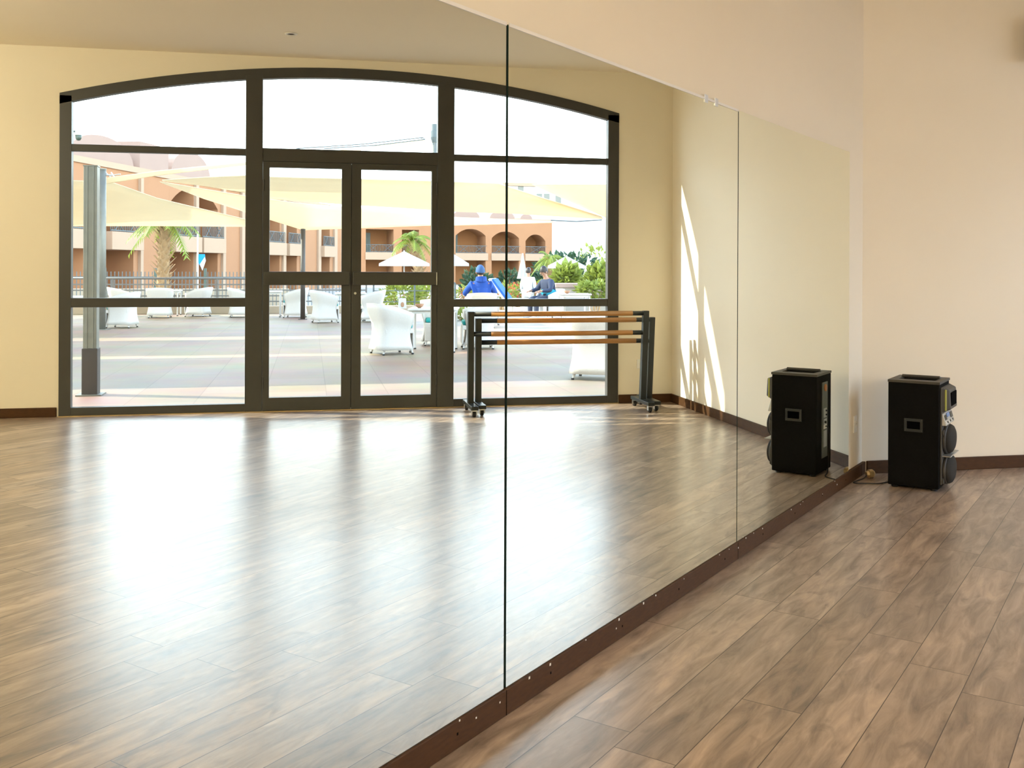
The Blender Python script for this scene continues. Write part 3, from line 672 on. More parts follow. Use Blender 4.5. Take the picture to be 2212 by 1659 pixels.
def make_table():
    r = empty('cafe_table')
    MB().box((-.36, -.36, .615), (.36, .36, .645)).build('table_top', M_WMET, r, bevel=.008)
    MB().box((-.32, -.32, .57), (.32, .32, .615)).build('apron', M_WMET, r)
    for sx in (-1, 1):
        for sy in (-1, 1):
            l = MB().tube([(sx * .315, sy * .315, .60), (sx * .315, sy * .315, .012)], .018, 10).build('leg', M_WMET, r)
            MB().lathe([(0, 0), (.022, 0), (.022, .02), (0, .02)], 10, Matrix.Translation((sx * .315, sy * .315, 0))).build('foot_pad', M_RUBBER, l)
    return r
chair0, table0 = make_chair(), make_table()
used = {'c': False, 't': False}
def chair(u, v, face, label):   # face: (du, dv) the chair looks towards
    o = copy_tree(chair0) if used['c'] else chair0; used['c'] = True
    o.location = P2(u, v); o.rotation_euler.z = math.atan2(face[0], face[1]) - pi / 2   # local +y looks along face
    return tag(o, label, 'chair', 'white wicker tub chairs on the terrace')
def table(u, v, ang, label):
    o = copy_tree(table0) if used['t'] else table0; used['t'] = True
    o.location = P2(u, v); o.rotation_euler.z = ang
    return tag(o, label, 'table', 'white cafe tables on the terrace')
chair(5.20, 16.22, (1, .35), 'white wicker tub chair nearest the glass doors, before the table with the menu holder')
chair(6.08, 17.72, (-.1, -1), 'white wicker chair with turquoise cushion facing in behind the nearest cafe table')
chair(6.58, 16.98, (-1, .1), 'white wicker chair half hidden by the door stile beside the nearest cafe table')
table(5.86, 16.62, 0.2, 'white cafe table nearest the doors, carrying the menu holder')
chair(7.22, 12.66, (.5, 1), 'white wicker chair close outside the right pane, behind the barres')
chair(.30, 23.15, (-1, .2), 'white wicker chair with its back to the slim grey mast')
chair(-1.02, 22.85, (1, .1), 'white wicker chair cut off at the left edge of the window')
table(-.42, 23.05, 0, 'white cafe table behind the thick grey post')
chair(.47, 27.15, (0, 1), 'white wicker chair in front of the palm trunk, back to the window')
chair(-.52, 27.72, (1, .3), 'white wicker chair left of the palm trunk, turned to its table')
chair(1.30, 27.65, (-1, .3), 'white wicker chair right of the palm trunk, turned to its table')
table(.46, 28.28, 0, 'white cafe table before the palm trunk, ringed by three chairs')
chair(2.36, 27.2, (1, .1), 'white wicker chair at the right edge of the wide left pane')
chair(3.68, 26.85, (-1, .2), 'white wicker chair just left of the brown pole')
table(3.0, 27.35, 0, 'white cafe table between two chairs left of the brown pole')
chair(4.38, 24.5, (1, .3), 'white wicker chair just right of the brown pole')
chair(5.42, 24.7, (-1, .2), 'white wicker chair behind the meeting stiles of the doors')
table(4.98, 25.45, 0.0, 'white cafe table right of the brown pole, behind two chairs')
# menu holder and bowl on the nearest table
o = seen(869, 656, 16.45); r = empty('menu_holder', (16.45, o.y, .645), 0, 'small white menu holder with oval picture on the nearest table', 'menu holder')
MB().add([(-.03, -.06, 0), (-.03, .06, 0), (.03, .06, 0), (.03, -.06, 0), (-.004, -.055, .15), (-.004, .055, .15), (.004, .055, .15), (.004, -.055, .15)], [(3, 2, 1, 0), (4, 5, 6, 7), (0, 1, 5, 4), (1, 2, 6, 5), (2, 3, 7, 6), (3, 0, 4, 7)]).build('card', M_WCLOTH, r)
MB().lathe([(0, 0), (.032, 0), (.032, .003), (0, .003)], 16, Matrix.Translation((-.023, 0, .055)) @ Matrix.Rotation(-pi / 2 + .17, 4, 'Y') @ Matrix.Diagonal((1.2, .8, 1, 1))).build('picture', M_BOWL, r)
o = seen(906, 664, 16.6); r = MB().lathe([(.02, 0), (.05, .02), (.072, .06), (.066, .06), (.045, .025), (0, .012)], 20).build('bowl', M_BOWL, None, smooth=True); r.location = (16.6, o.y, .645)
tag(r, 'brown bowl on the nearest cafe table', 'bowl')

# ------------------------------------------------------------------ railing and picket fence
def railing(u0, u1, v, z0, zs, ztop, posts, label, m, thick=.022):
    r = empty('railing', P2(u0, v, z0), 0, label, 'railing'); L = u1 - u0
    MB().tube([(0, 0, ztop), (0, L, ztop)], thick * 1.3, 10).build('handrail', m, r, smooth=True)
    for z in zs: MB().box((-.012, 0, z - thick * .8), (.012, L, z + thick * .8)).build('rail', m, r)
    for i in range(posts):
        y = L * i / (posts - 1); MB().box((-.022, y - .022, 0), (.022, y + .022, ztop)).build('post', m, r)
    return r
railing(-3.6, 5.55, KV + .17, .20, (.12, .27, .42, .57), .73, 8, 'long pale horizontal bar railing on the kerb behind the chairs', M_RAIL)
railing(5.75, 8.0, KV + .17, .20, (.10, .40), .62, 3, 'short dark railing on the kerb before the yellow green shrub', M_IRON, .014)
def fence(u0, u1, v, label):
    r = empty('picket_fence', P2(u0, v, -.5), 0, label, 'fence'); L = u1 - u0; pk = MB()
    k = int(L / .13)
    for i in range(k): pk.box((-.010, i * .13, .05), (.010, i * .13 + .026, 1.55))
    pk.build('pickets', M_IRON, r)
    for z in (.2, 1.35): MB().box((-.018, 0, z - .02), (.018, L, z + .02)).build('rail', M_IRON, r)
    n = int(L / 1.75) + 1
    for i in range(n):
        y = i * 1.75; MB().box((-.05, y - .05, 0), (.05, y + .05, 1.68)).build('post', M_DKDOOR, r)
fence(-5.0, 6.1, 40, 'dark picket fence with stout posts beyond the kerb railing')
struct(MB().box((43, -9, -.5), (43.6, 3.2, .35)), 'garden_wall', M_KERB, 'low sand wall behind the picket fence', 'wall')

# ------------------------------------------------------------------ hotel buildings
class Facade:
    def __init__(s, a, b, name, label):
        s.a = Vector((a.x, a.y)); d = Vector((b.x, b.y)) - s.a; s.L = d.length; s.t = d / s.L
        n = Vector((-s.t.y, s.t.x)); vw = Vector((CY, CX)) - s.a
        s.n = n if n.dot(vw) > 0 else -n
        s.r = empty(name, (s.a.x, s.a.y, -.5), 0, label, 'building')
    def s_at(s, px):
        d = ray(px, HY); d2 = Vector((d.y, d.x)); o = Vector((CY, CX)) - s.a
        # o + k d2 = q t
        det = d2.x * (-s.t.y) + d2.y * s.t.x
        k = (-o.x * (-s.t.y) - o.y * s.t.x) / det
        return (o + d2 * k).dot(s.t)
    def pt(s, q, dn, z): p = s.t * q + s.n * dn; return (p.x, p.y, z + .5)
    def box(s, mb, q0, q1, z0, z1, d0, d1):
        vs = [s.pt(q0, d0, z0), s.pt(q1, d0, z0), s.pt(q1, d1, z0), s.pt(q0, d1, z0), s.pt(q0, d0, z1), s.pt(q1, d0, z1), s.pt(q1, d1, z1), s.pt(q0, d1, z1)]
        return mb.add(vs, [(3, 2, 1, 0), (4, 5, 6, 7), (0, 1, 5, 4), (1, 2, 6, 5), (2, 3, 7, 6), (3, 0, 4, 7)])
    def arch(s, mb, q0, q1, zs, za, zt, d0, d1, k=16):
        c, w = (q0 + q1) / 2, (q1 - q0) / 2
        f = lambda q: zs + (za - zs) * (1 - abs((q - c) / w) ** 2.3)
        for i in range(k):
            a, b = q0 + (q1 - q0) * i / k, q0 + (q1 - q0) * (i + 1) / k
            mb.add([s.pt(a, d0, f(a)), s.pt(b, d0, f(b)), s.pt(b, d0, zt), s.pt(a, d0, zt), s.pt(a, d1, f(a)), s.pt(b, d1, f(b)), s.pt(b, d1, zt), s.pt(a, d1, zt)],
                   [(0, 1, 2, 3), (7, 6, 5, 4), (0, 4, 5, 1), (3, 2, 6, 7)])
    def vault(s, q0, q1, z0, ztop, d0, d1, name='roof_vault', k=20):
        c, w = (q0 + q1) / 2, (q1 - q0) / 2; vs = []
        for dn in (d0, d1):
            vs += [s.pt(c - w * cos(pi * i / k), dn, z0 + (ztop - z0) * sin(pi * i / k) ** .85) for i in range(k + 1)]
        fs = [tuple(range(k + 1)), tuple(range(2 * k + 1, k, -1))] + [(i, i + 1, k + 2 + i, k + 1 + i) for i in range(k)] + [(0, k, 2 * k + 1, k + 1)]
        MB().add(vs, fs).build(name, M_DOME, s.r)
    def iron(s, q0, q1, z0, z1, dn):
        mb = MB(); s.box(mb, q0, q1, z1 - .05, z1, dn - .03, dn + .03); s.box(mb, q0, q1, z0 + .04, z0 + .09, dn - .03, dn + .03)
        n = max(2, int((q1 - q0) / .16))
        for i in range(n + 1):
            q = q0 + (q1 - q0) * i / n; s.box(mb, q - .014, q + .014, z0, z1, dn - .014, dn + .014)
        m = max(1, int((q1 - q0) / 1.3))
        for i in range(m):     # crossed braces
            a = q0 + (q1 - q0) * (i + .25) / m; b = q0 + (q1 - q0) * (i + .75) / m
            for e0, e1 in ((a, b), (b, a)):
                mb.tube([s.pt(e0, dn + .02, z0 + .08), s.pt(e1, dn + .02, z1 - .04)], .022, 5)
        mb.build('balcony_railing', M_IRON, s.r)
    def bay(s, q0, q1, slab, ztop, dep=1.5, out=.45, rail=True, door=False):
        """balcony slab across an opening, with the rail above"""
        mb = MB(); s.box(mb, q0 - .05, q1 + .25, slab[0], slab[1], -dep, out); mb.build('balcony', M_STUCL, s.r, bevel=.02)
        if rail: s.iron(q0, q1 + .15, slab[1], slab[1] + .78, out - .12)
        if door:
            mb = MB(); s.box(mb, q0 + .1, q0 + 1.1, slab[1], slab[1] + 2.0, -dep + .02, -dep + .08); mb.build('balcony_door', M_DKDOOR, s.r)

# left wing, running away to the right
f = Facade(seen(120, HY, 49), seen(742, HY, 88), 'hotel_wing', 'long terracotta hotel wing with balconies and roof vaults, left half of the view')
wall = MB(); S = f.s_at; RZ = 6.05; SL = (2.05, 2.93)
f.box(wall, 0, f.L, -.5, RZ, -2.2, -1.5)
bays = [(120, 184), (225, 288), (365, 417), (426, 470), (545, 604), (614, 641), (690, 712)]
edges = [120] + [x for b in bays for x in b] + [742]
for i in range(0, len(edges), 2):
    a, b = S(edges[i]), S(edges[i + 1])
    if b - a > .02: f.box(wall, a, b, -.5, RZ, -1.5, 0)
for a, b in bays:
    qa, qb = S(a), S(b)
    if a in (365, 426): continue
    f.box(wall, qa, qb, 5.0, RZ, -1.5, 0)
f.arch(wall, S(365), S(470), 4.7, 5.75, RZ, -1.5, .002)
wall.build('facade', M_STUC, f.r)
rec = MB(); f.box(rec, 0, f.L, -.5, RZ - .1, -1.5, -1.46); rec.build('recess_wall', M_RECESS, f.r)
for a, b in bays: f.bay(S(a), S(b), SL, 5.1, door=(a in (365, 225)))
for px in (298, 418, 477, 518, 608, 648, 684, 719):
    mb = MB(); f.box(mb, S(px), S(px + 6), -.5, RZ - .02, -.1, .16); mb.build('pilaster', M_STUCL, f.r)
mb = MB(); f.box(mb, 0, f.L, RZ - .02, RZ + .28, -2.2, .08); mb.build('parapet', M_STUCL, f.r)
f.vault(S(150), S(292), RZ + .1, 7.55, -2.4, -.1)
f.vault(S(372), S(458), RZ + .1, 7.85, -2.4, -.1)
mb = MB(); f.box(mb, S(300), S(362), RZ + .2, 7.7, -1.6, .02); mb.build('roof_block', M_DOME, f.r)

# far wing with arched balconies
g = Facade(seen(774, HY, 100), seen(1192, HY, 104), 'hotel_wing', 'far terracotta hotel wing with three arched balconies, right half of the view')
S = g.s_at; wall = MB(); RZ = 6.15; SL = (1.98, 2.72)
g.box(wall, 0, g.L, -.5, RZ, -3.4, -2.6)
edges = [774, 790, 850, 868, 905, 984, 1049, 1062, 1121, 1135, 1178, 1192]
for i in range(0, len(edges), 2): g.box(wall, S(edges[i]), S(edges[i + 1]), -.5, RZ, -2.6, 0)
for a, b in ((790, 850), (868, 905)): g.box(wall, S(a), S(b), 5.0, RZ, -2.6, 0)
for a, b, zs, za in ((984, 1049, 4.5, 5.2), (1062, 1121, 4.3, 5.0), (1135, 1178, 4.05, 4.75)): g.arch(wall, S(a), S(b), zs, za, RZ, -2.6, 0)
wall.build('facade', M_STUC, g.r)
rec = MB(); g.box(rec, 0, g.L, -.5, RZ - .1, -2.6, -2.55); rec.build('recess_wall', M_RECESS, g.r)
for a, b in ((790, 850), (868, 905), (984, 1049), (1062, 1121), (1135, 1178)): g.bay(S(a), S(b), SL, 5, dep=2.6, out=.1, door=a in (790, 984))
mb = MB(); g.box(mb, 0, g.L, RZ - .02, RZ + .2, -3.4, .06); mb.build('parapet', M_STUCL, g.r)
for a, b, z in ((980, 1038, 7.2), (1060, 1114, 7.2), (1126, 1152, 6.9)): g.vault(S(a), S(b), RZ + .15, z, -3, -.3)

# ------------------------------------------------------------------ hillside with far white houses
hl = MB()
def hill(a, b):
    u = 20 + 130 * a; v = 150 + 150 * b
    z = -1 + 24 * b ** .8 * (.75 + .25 * sin(a * 5 + .6)) * min(1, a * 6 + .15) + .9 * sin(a * 41 + b * 17) * b + .6 * sin(a * 83 - b * 29) * b
    return (v, u, z)
hl.grid(hill, 60, 30); struct(hl, 'hillside', M_HILL, 'pale sunlit limestone hillside right of the hotel', 'hill', smooth=True)
def house(px0, px1, v, zt, label, wins):
    a, b = seen(px0, HY, v), seen(px1, HY, v); r = empty('hill_house', (v, a.y, -.5), 0, label, 'building'); L = b.y - a.y
    MB().box((0, 0, 0), (8, L, zt + .5)).build('walls', M_WMET, r)
    MB().box((-.3, -.3, zt + .4), (8.3, L + .3, zt + .8)).build('roof_slab', M_STUCL, r)
    for px, py in wins:
        p = seen(px, py, v); MB().box((-.08, p.y - a.y - .35, p.z + .5 - .7), (.02, p.y - a.y + .35, p.z + .5 + .7)).build('window', M_POST, r)
house(1090, 1330, 128, seen(1200, 402, 128).z, 'pale far house with small dark windows above the sail gap', [(1125, 408), (1165, 430), (1181, 430), (1206, 428)])

# ------------------------------------------------------------------ plants
def leaf_cloud(n, rad, size, seed, flat=.8, droop=0):
    rnd = random.Random(seed); mb = MB()
    for i in range(n):
        while True:
            p = Vector((rnd.uniform(-1, 1), rnd.uniform(-1, 1), rnd.uniform(-1, 1)))
            if .25 < p.length < 1: break
        c = Vector((p.x * rad[0], p.y * rad[1], p.z * rad[2]))
        d = (p.normalized() + Vector((rnd.uniform(-.8, .8), rnd.uniform(-.8, .8), rnd.uniform(-.3, .9)))).normalized()
        s = d.cross(Vector((rnd.uniform(-1, 1), rnd.uniform(-1, 1), .6))).normalized(); L = size * rnd.uniform(.6, 1.3); w = L * .28
        mb.add([c, c + d * L * .5 + s * w, c + d * L, c + d * L * .5 - s * w, c + d * L * .5 + d.cross(s) * w * .4], [(0, 1, 4), (1, 2, 4), (2, 3, 4), (3, 0, 4)])
    return mb
def shrub(px, py, v, rad, m, label, n=260, size=.22, seed=1, z=None, name='shrub', flowers=0):
    p = seen(px, py, v); base = -.5 if z is None else z
    r = empty(name, (v, p.y, base), 0, label, 'plant'); hz = max(p.z - base, rad[2] * .6)
    mb = leaf_cloud(n, rad, size, seed); mb.v = [(x, y, max(.02, q + hz)) for x, y, q in mb.v]; mb.build('foliage', m, r)
    st = MB(); rnd = random.Random(seed)
    for i in range(7): st.tube([(rnd.uniform(-.1, .1), rnd.uniform(-.1, .1), 0), (rnd.uniform(-.5, .5) * rad[0], rnd.uniform(-.6, .6) * rad[1], hz)], [.03, .012], 6)
    st.build('stems', M_TRUNK, r)
    if flowers:
        fl = leaf_cloud(flowers, (rad[0] * 1.05, rad[1] * 1.05, rad[2] * 1.05), size * .55, seed + 9); fl.v = [(x, y, max(.05, q + hz)) for x, y, q in fl.v]; fl.build('flowers', M_FLOW, r)
    return r
shrub(868, 634, 31, (.5, .62, .40), M_LEAF, 'yellow green shrub behind the short dark railing', 420, .20, 3)
shrub(922, 640, 32, (.5, .50, .34), M_LEAF, 'small yellow green shrub at the right edge of the door pane', 260, .2, 4)
shrub(1003, 690, 25, (.3, .35, .16), M_LEAF, 'low green plant behind the barre upright', 120, .16, 5, z=0)
for i, (px, py, v, rad, lab) in enumerate(((1030, 620, 52, (.7, .80, .9), 'dark hedge behind the man in the blue hoodie'), (1105, 620, 53, (.7, .85, .9), 'dark hedge behind the closed parasol'), (1170, 622, 54, (.7, .62, .9), 'dark hedge behind the seated dark-haired person'))):
    shrub(px, py, v, rad, M_HEDGE, lab, 420, .3, 20 + i, name='hedge')
for i, (px, py, v, rad, lab) in enumerate(((1085, 632, 42, (.5, .6, .35), 'red flowering shrub right of the blue hoodie'), (1118, 628, 45, (.4, .45, .3), 'red flowering shrub left of the person in white'), (1162, 628, 43, (.5, .6, .35), 'red flowering shrub right of the person in white'), (1010, 635, 44, (.4, .6, .3), 'red flowering shrub left of the blue hoodie'))):
    shrub(px, py, v, rad, M_LEAF, lab, 160, .2, 40 + i, name='flower_bush', flowers=130)
shrub(1222, 604, 36.4, (.42, .38, .42), M_LEAF, 'bright spiky shrub in the planter behind the open right parasol', 420, .34, 51)
shrub(1296, 604, 35, (.42, .36, .42), M_LEAF, 'bright spiky shrub at the right end of the planter', 420, .34, 52)
shrub(1225, 580, 64, (1.2, 2.2, .9), M_HEDGE, 'grey green bush behind the open right parasol', 420, .4, 53)
shrub(1300, 560, 75, (1.5, 2.2, 1.2), M_LEAF, 'loose green bush at the far right edge of the window', 220, .4, 54)
# planter with a timber rail
a, b = seen(1206, 612, 33), seen(1345, 612, 33); r = empty('planter', (33, a.y, -.5), 0, 'long stone planter with pale coping, lower right of the far view', 'planter'); L = b.y - a.y
MB().box((0, 0, 0), (1.2, L, 1.12)).build('planter_wall', M_POOL, r)
MB().box((-.08, -.1, 1.12), (1.28, L, 1.24)).build('coping', M_DOME, r)
shrub(1285, 628, 32.3, (.3, .6, .25), M_LEAF, 'trailing green planting at the foot of the planter', 420, .2, 55)

def palm(px, py0, v, ztop, lean, r0, nf, fl, label, seed, zb=-.5, cut=0):
    rnd = random.Random(seed); p = seen(px, py0, v); r = empty('palm_tree', (v, p.y, zb), 0, label, 'palm'); Hh = ztop - zb
    mb = MB(); K = 14
    axis = [Vector((0, lean * (i / K) ** 1.6, Hh * i / K)) for i in range(K + 1)]
    mb.tube(axis, [r0 * (1.15 - .25 * i / K) for i in range(K + 1)], 12)
    for i in range(K * 8):       # cut leaf bases
        t = i / (K * 8) * K; q = axis[int(t)].lerp(axis[min(int(t) + 1, K)], t % 1); an = i * 2.4
        d = Vector((cos(an), sin(an), .9)).normalized(); s = Vector((-sin(an), cos(an), 0)); L = r0 * rnd.uniform(.9, 1.9); w = r0 * .38
        c = q + Vector((cos(an), sin(an), 0)) * r0 * .9
        mb.add([c - s * w, c + s * w, c + d * L + s * w * .3, c + d * L - s * w * .3, c + Vector((0, 0, -w))], [(0, 1, 2, 3), (0, 3, 4), (1, 4, 2), (2, 4, 3)])
    mb.build('trunk', M_TRUNK, r)
    fr = MB(); top = axis[-1]
    for i in range(nf):
        an = i * 2.399 + rnd.uniform(-.2, .2); el = rnd.uniform(-.25, 1.15); L = fl * rnd.uniform(.75, 1.1)
        d = Vector((cos(an) * cos(el), sin(an) * cos(el), sin(el))); s = Vector((-sin(an), cos(an), 0)); pts = []
        for j in range(9):
            t = j / 8; pts.append(top + d * L * t + Vector((0, 0, -1.0 * L * t * t * (.35 + .45 * cos(el)))))
        fr.tube(pts, [.03 * (1 - .8 * j / 8) for j in range(9)], 5)
        for j in range(1, 9):
            for sg in (-1, 1):
                for h in (0, .5):
                    c = pts[j - 1].lerp(pts[j], h + .25); ll = L * .30 * (1 - abs(j / 8 - .45)) ; tip = c + s * sg * ll * .8 + (pts[j] - pts[j - 1]).normalized() * ll * .55 - Vector((0, 0, ll * .45)); w = (pts[j] - pts[j - 1]) * .22
                    fr.add([c - w, c + w, tip + w * .1, tip - w * .1], [(0, 1, 2, 3)])
    fr.build('crown', M_FROND, r)
palm(350, 600, 33, 2.62, .1, .17, 22, 1.15, 'palm with shaggy trunk rising behind the left sail', 3)
palm(912, 600, 49, seen(900, 520, 49).z, -.45, .22, 22, 1.25, 'leaning palm behind the right door leaf', 5)
palm(1187, 600, 50, seen(1187, 558, 50).z, .0, .16, 18, 1.0, 'small palm beside the end of the arched hotel wing', 8)

# ------------------------------------------------------------------ parasols, loungers, flag
def parasol(px, pya, pye, half, v, label, zb=-.5):
    p = seen(px, pya, v); e = seen(px, pye, v); rad = abs(seen(px + half, pye, v).y - e.y)
    r = empty('parasol', (v, p.y, zb), 0, label, 'parasol', 'white parasols by the pool'); za, ze = p.z - zb, e.z - zb
    MB().tube([(0, 0, 0), (0, 0, za + .04)], .03, 10).build('pole', M_WMET, r)
    k = 8; vs = [(0, 0, za)]; fs = []
    for i in range(k): vs.append((rad * cos(2 * pi * (i + .5) / k) * 1.04, rad * sin(2 * pi * (i + .5) / k) * 1.04, ze + .06))
    for i in range(k): vs.append((rad * cos(2 * pi * (i + .5) / k) * 1.05, rad * sin(2 * pi * (i + .5) / k) * 1.05, ze - .06))
    for i in range(k): j = (i + 1) % k; fs += [(0, 1 + i, 1 + j), (1 + i, 1 + k + i, 1 + k + j, 1 + j)]
    MB().add(vs, fs).build('canopy', M_PARA, r, solid=.01)
    rb = MB()
    for i in range(k): rb.tube([(0, 0, za - .05), (rad * cos(2 * pi * (i + .5) / k), rad * sin(2 * pi * (i + .5) / k), ze + .03)], .012, 5)
    rb.build('ribs', M_WMET, r)
    MB().lathe([(0, 0), (.25, 0), (.25, .08), (.04, .12), (0, .12)], 16).build('foot', M_POOL, r)
parasol(873, 543, 572, 54, 46, 'open white parasol behind the right door leaf')
parasol(975, 546, 572, 37, 48, 'open white parasol half hidden by the right mullion')
parasol(1224, 553, 577, 38, 48, 'open white parasol in the far right pane')
def closed(px, pyt, pyb, half, v, label):
    p, e = seen(px, pyt, v), seen(px, pyb, v); w = abs(seen(px + half, pyb, v).y - e.y); r = empty('closed_parasol', (v, p.y, -.5), 0, label, 'parasol')
    MB().tube([(0, 0, 0), (0, 0, p.z + .55)], .03, 10).build('pole', M_WMET, r)
    mb = MB(); zt, zb = p.z + .5, e.z + .5
    mb.grid(lambda a, b: ((.03 + (w - .03) * b ** 1.2) * (1 + .22 * cos(a * 2 * pi * 8)) * cos(2 * pi * a), (.03 + (w - .03) * b ** 1.2) * (1 + .22 * cos(a * 2 * pi * 8)) * sin(2 * pi * a), zt + (zb - zt) * b), 64, 10)
    mb.build('folded_canopy', M_PARA, r, smooth=True)
    MB().lathe([(0, 0), (.25, 0), (.25, .08), (.04, .12), (0, .12)], 16).build('foot', M_POOL, r)
closed(1129, 550, 602, 10, 40, 'folded white parasol behind the person in white')
closed(1271, 556, 606, 12, 44, 'folded white parasol beside the open one, far right pane')
def lounger(px, py, v, rz, label, z=-.5):
    p = seen(px, py, v); r = empty('sun_lounger', (v, p.y, z), rz, label, 'sun lounger', 'white sun loungers by the pool')
    f_ = MB().box((-.32, -.95, .28), (.32, .55, .34)); f_.add([(-.32, .5, .30), (.32, .5, .30), (.32, 1.0, .95), (-.32, 1.0, .95), (-.32, .53, .27), (.32, .53, .27), (.32, 1.04, .92), (-.32, 1.04, .92)], [(0, 1, 2, 3), (7, 6, 5, 4), (0, 4, 5, 1), (1, 5, 6, 2), (2, 6, 7, 3), (3, 7, 4, 0)])
    f_.build('frame', M_WMET, r)
    MB().add([(-.24, .47, .36), (.24, .47, .36), (.24, .92, .94), (-.24, .92, .94), (-.24, .51, .33), (.24, .51, .33), (.24, .96, .91), (-.24, .96, .91)], [(0, 1, 2, 3), (7, 6, 5, 4), (0, 4, 5, 1), (1, 5, 6, 2), (2, 6, 7, 3), (3, 7, 4, 0)]).build('back_pad', M_LBLUE, r)
    MB().box((-.28, -.92, .34), (.28, .46, .39)).build('seat_pad', M_WCLOTH, r, bevel=.015)
    for sx in (-.27, .27):
        for sy in (-.85, .5): MB().tube([(sx, sy, .29), (sx, sy, 0)], .025, 8).build('leg', M_WMET, r)
lounger(1138, 640, 28.9, radians(-152), 'white sun lounger with raised blue back pad, left of the person in white', 0)
lounger(1240, 650, 29.9, radians(100), 'white sun lounger before the planter')
p = seen(427, 560, 42); r = empty('banner_flag', (42, p.y, -.5), 0, 'blue and white banner flag on a white pole before the hotel', 'flag')
zt = seen(427, 500, 42).z + .5; z1, z2 = seen(430, 549, 42).z + .5, seen(437, 582, 42).z + .5
MB().tube([(0, 0, 0), (0, 0, zt)], .03, 8).build('pole', M_WMET, r)
MB().add([(0, .03, z1), (0, .27, z1), (.02, .29, z1 - .25), (.03, .17, z2), (0, .03, z2 + .25)], [(0, 1, 2, 3, 4)]).build('flag_cloth', M_FLAG, r, solid=.01)
MB().add([(-.03, .27, z1 - .1), (-.03, .31, z1 - .25), (-.02, .18, z2 - .05), (-.02, .08, z2 + .2)], [(0, 1, 2, 3)]).build('flag_border', M_WCLOTH, r, solid=.01)

# ------------------------------------------------------------------ people
def skin_mesh(name, J, E, R, m, parent, sub=2):
    keys = list(J); ix = {k: i for i, k in enumerate(keys)}
    me = bpy.data.meshes.new(name); me.from_pydata([J[k] for k in keys], [(ix[a], ix[b]) for a, b in E], []); me.materials.append(m)
    o = bpy.data.objects.new(name, me); COL.objects.link(o); o.parent = parent
    s = o.modifiers.new('skin', 'SKIN'); s.use_smooth_shade = True; o.modifiers.new('smooth', 'SUBSURF').levels = sub; o.modifiers['smooth'].render_levels = sub
    lay = me.skin_vertices[0].data
    for k in keys:
        q = R.get(k, .04); lay[ix[k]].radius = (q, q) if isinstance(q, (int, float)) else q
    lay[0].use_root = True
    return o
def hand(J, E, R, side, wrist, d, n):
    """palm and five bent fingers from a wrist: d = direction of the fingers, n = back of the hand"""
    w = Vector(J[wrist]); d = Vector(d).normalized(); n = Vector(n).normalized(); s = d.cross(n).normalized() * side
    k = side_name(side); J[k + 'palm'] = w + d * .055; R[k + 'palm'] = (.036, .018); E.append((wrist, k + 'palm'))
    for i, L in enumerate((.072, .082, .076, .058)):
        b = w + d * .092 + s * (.027 - .018 * i); a = b + d * L * .5 - n * .008; t = b + d * L * .9 - n * .030
        for nm, q, rr in (('a', b, .010), ('b', a, .009), ('c', t, .008)): J[f'{k}f{i}{nm}'] = q; R[f'{k}f{i}{nm}'] = rr
        E += [(k + 'palm', f'{k}f{i}a'), (f'{k}f{i}a', f'{k}f{i}b'), (f'{k}f{i}b', f'{k}f{i}c')]
    a = w + d * .045 + s * .045; b = w + d * .085 + s * .06 - n * .02
    J[k + 'ta'], J[k + 'tb'] = a, b; R[k + 'ta'] = .011; R[k + 'tb'] = .009; E += [(k + 'palm', k + 'ta'), (k + 'ta', k + 'tb')]
def side_name(s): return 'r' if s > 0 else 'l'
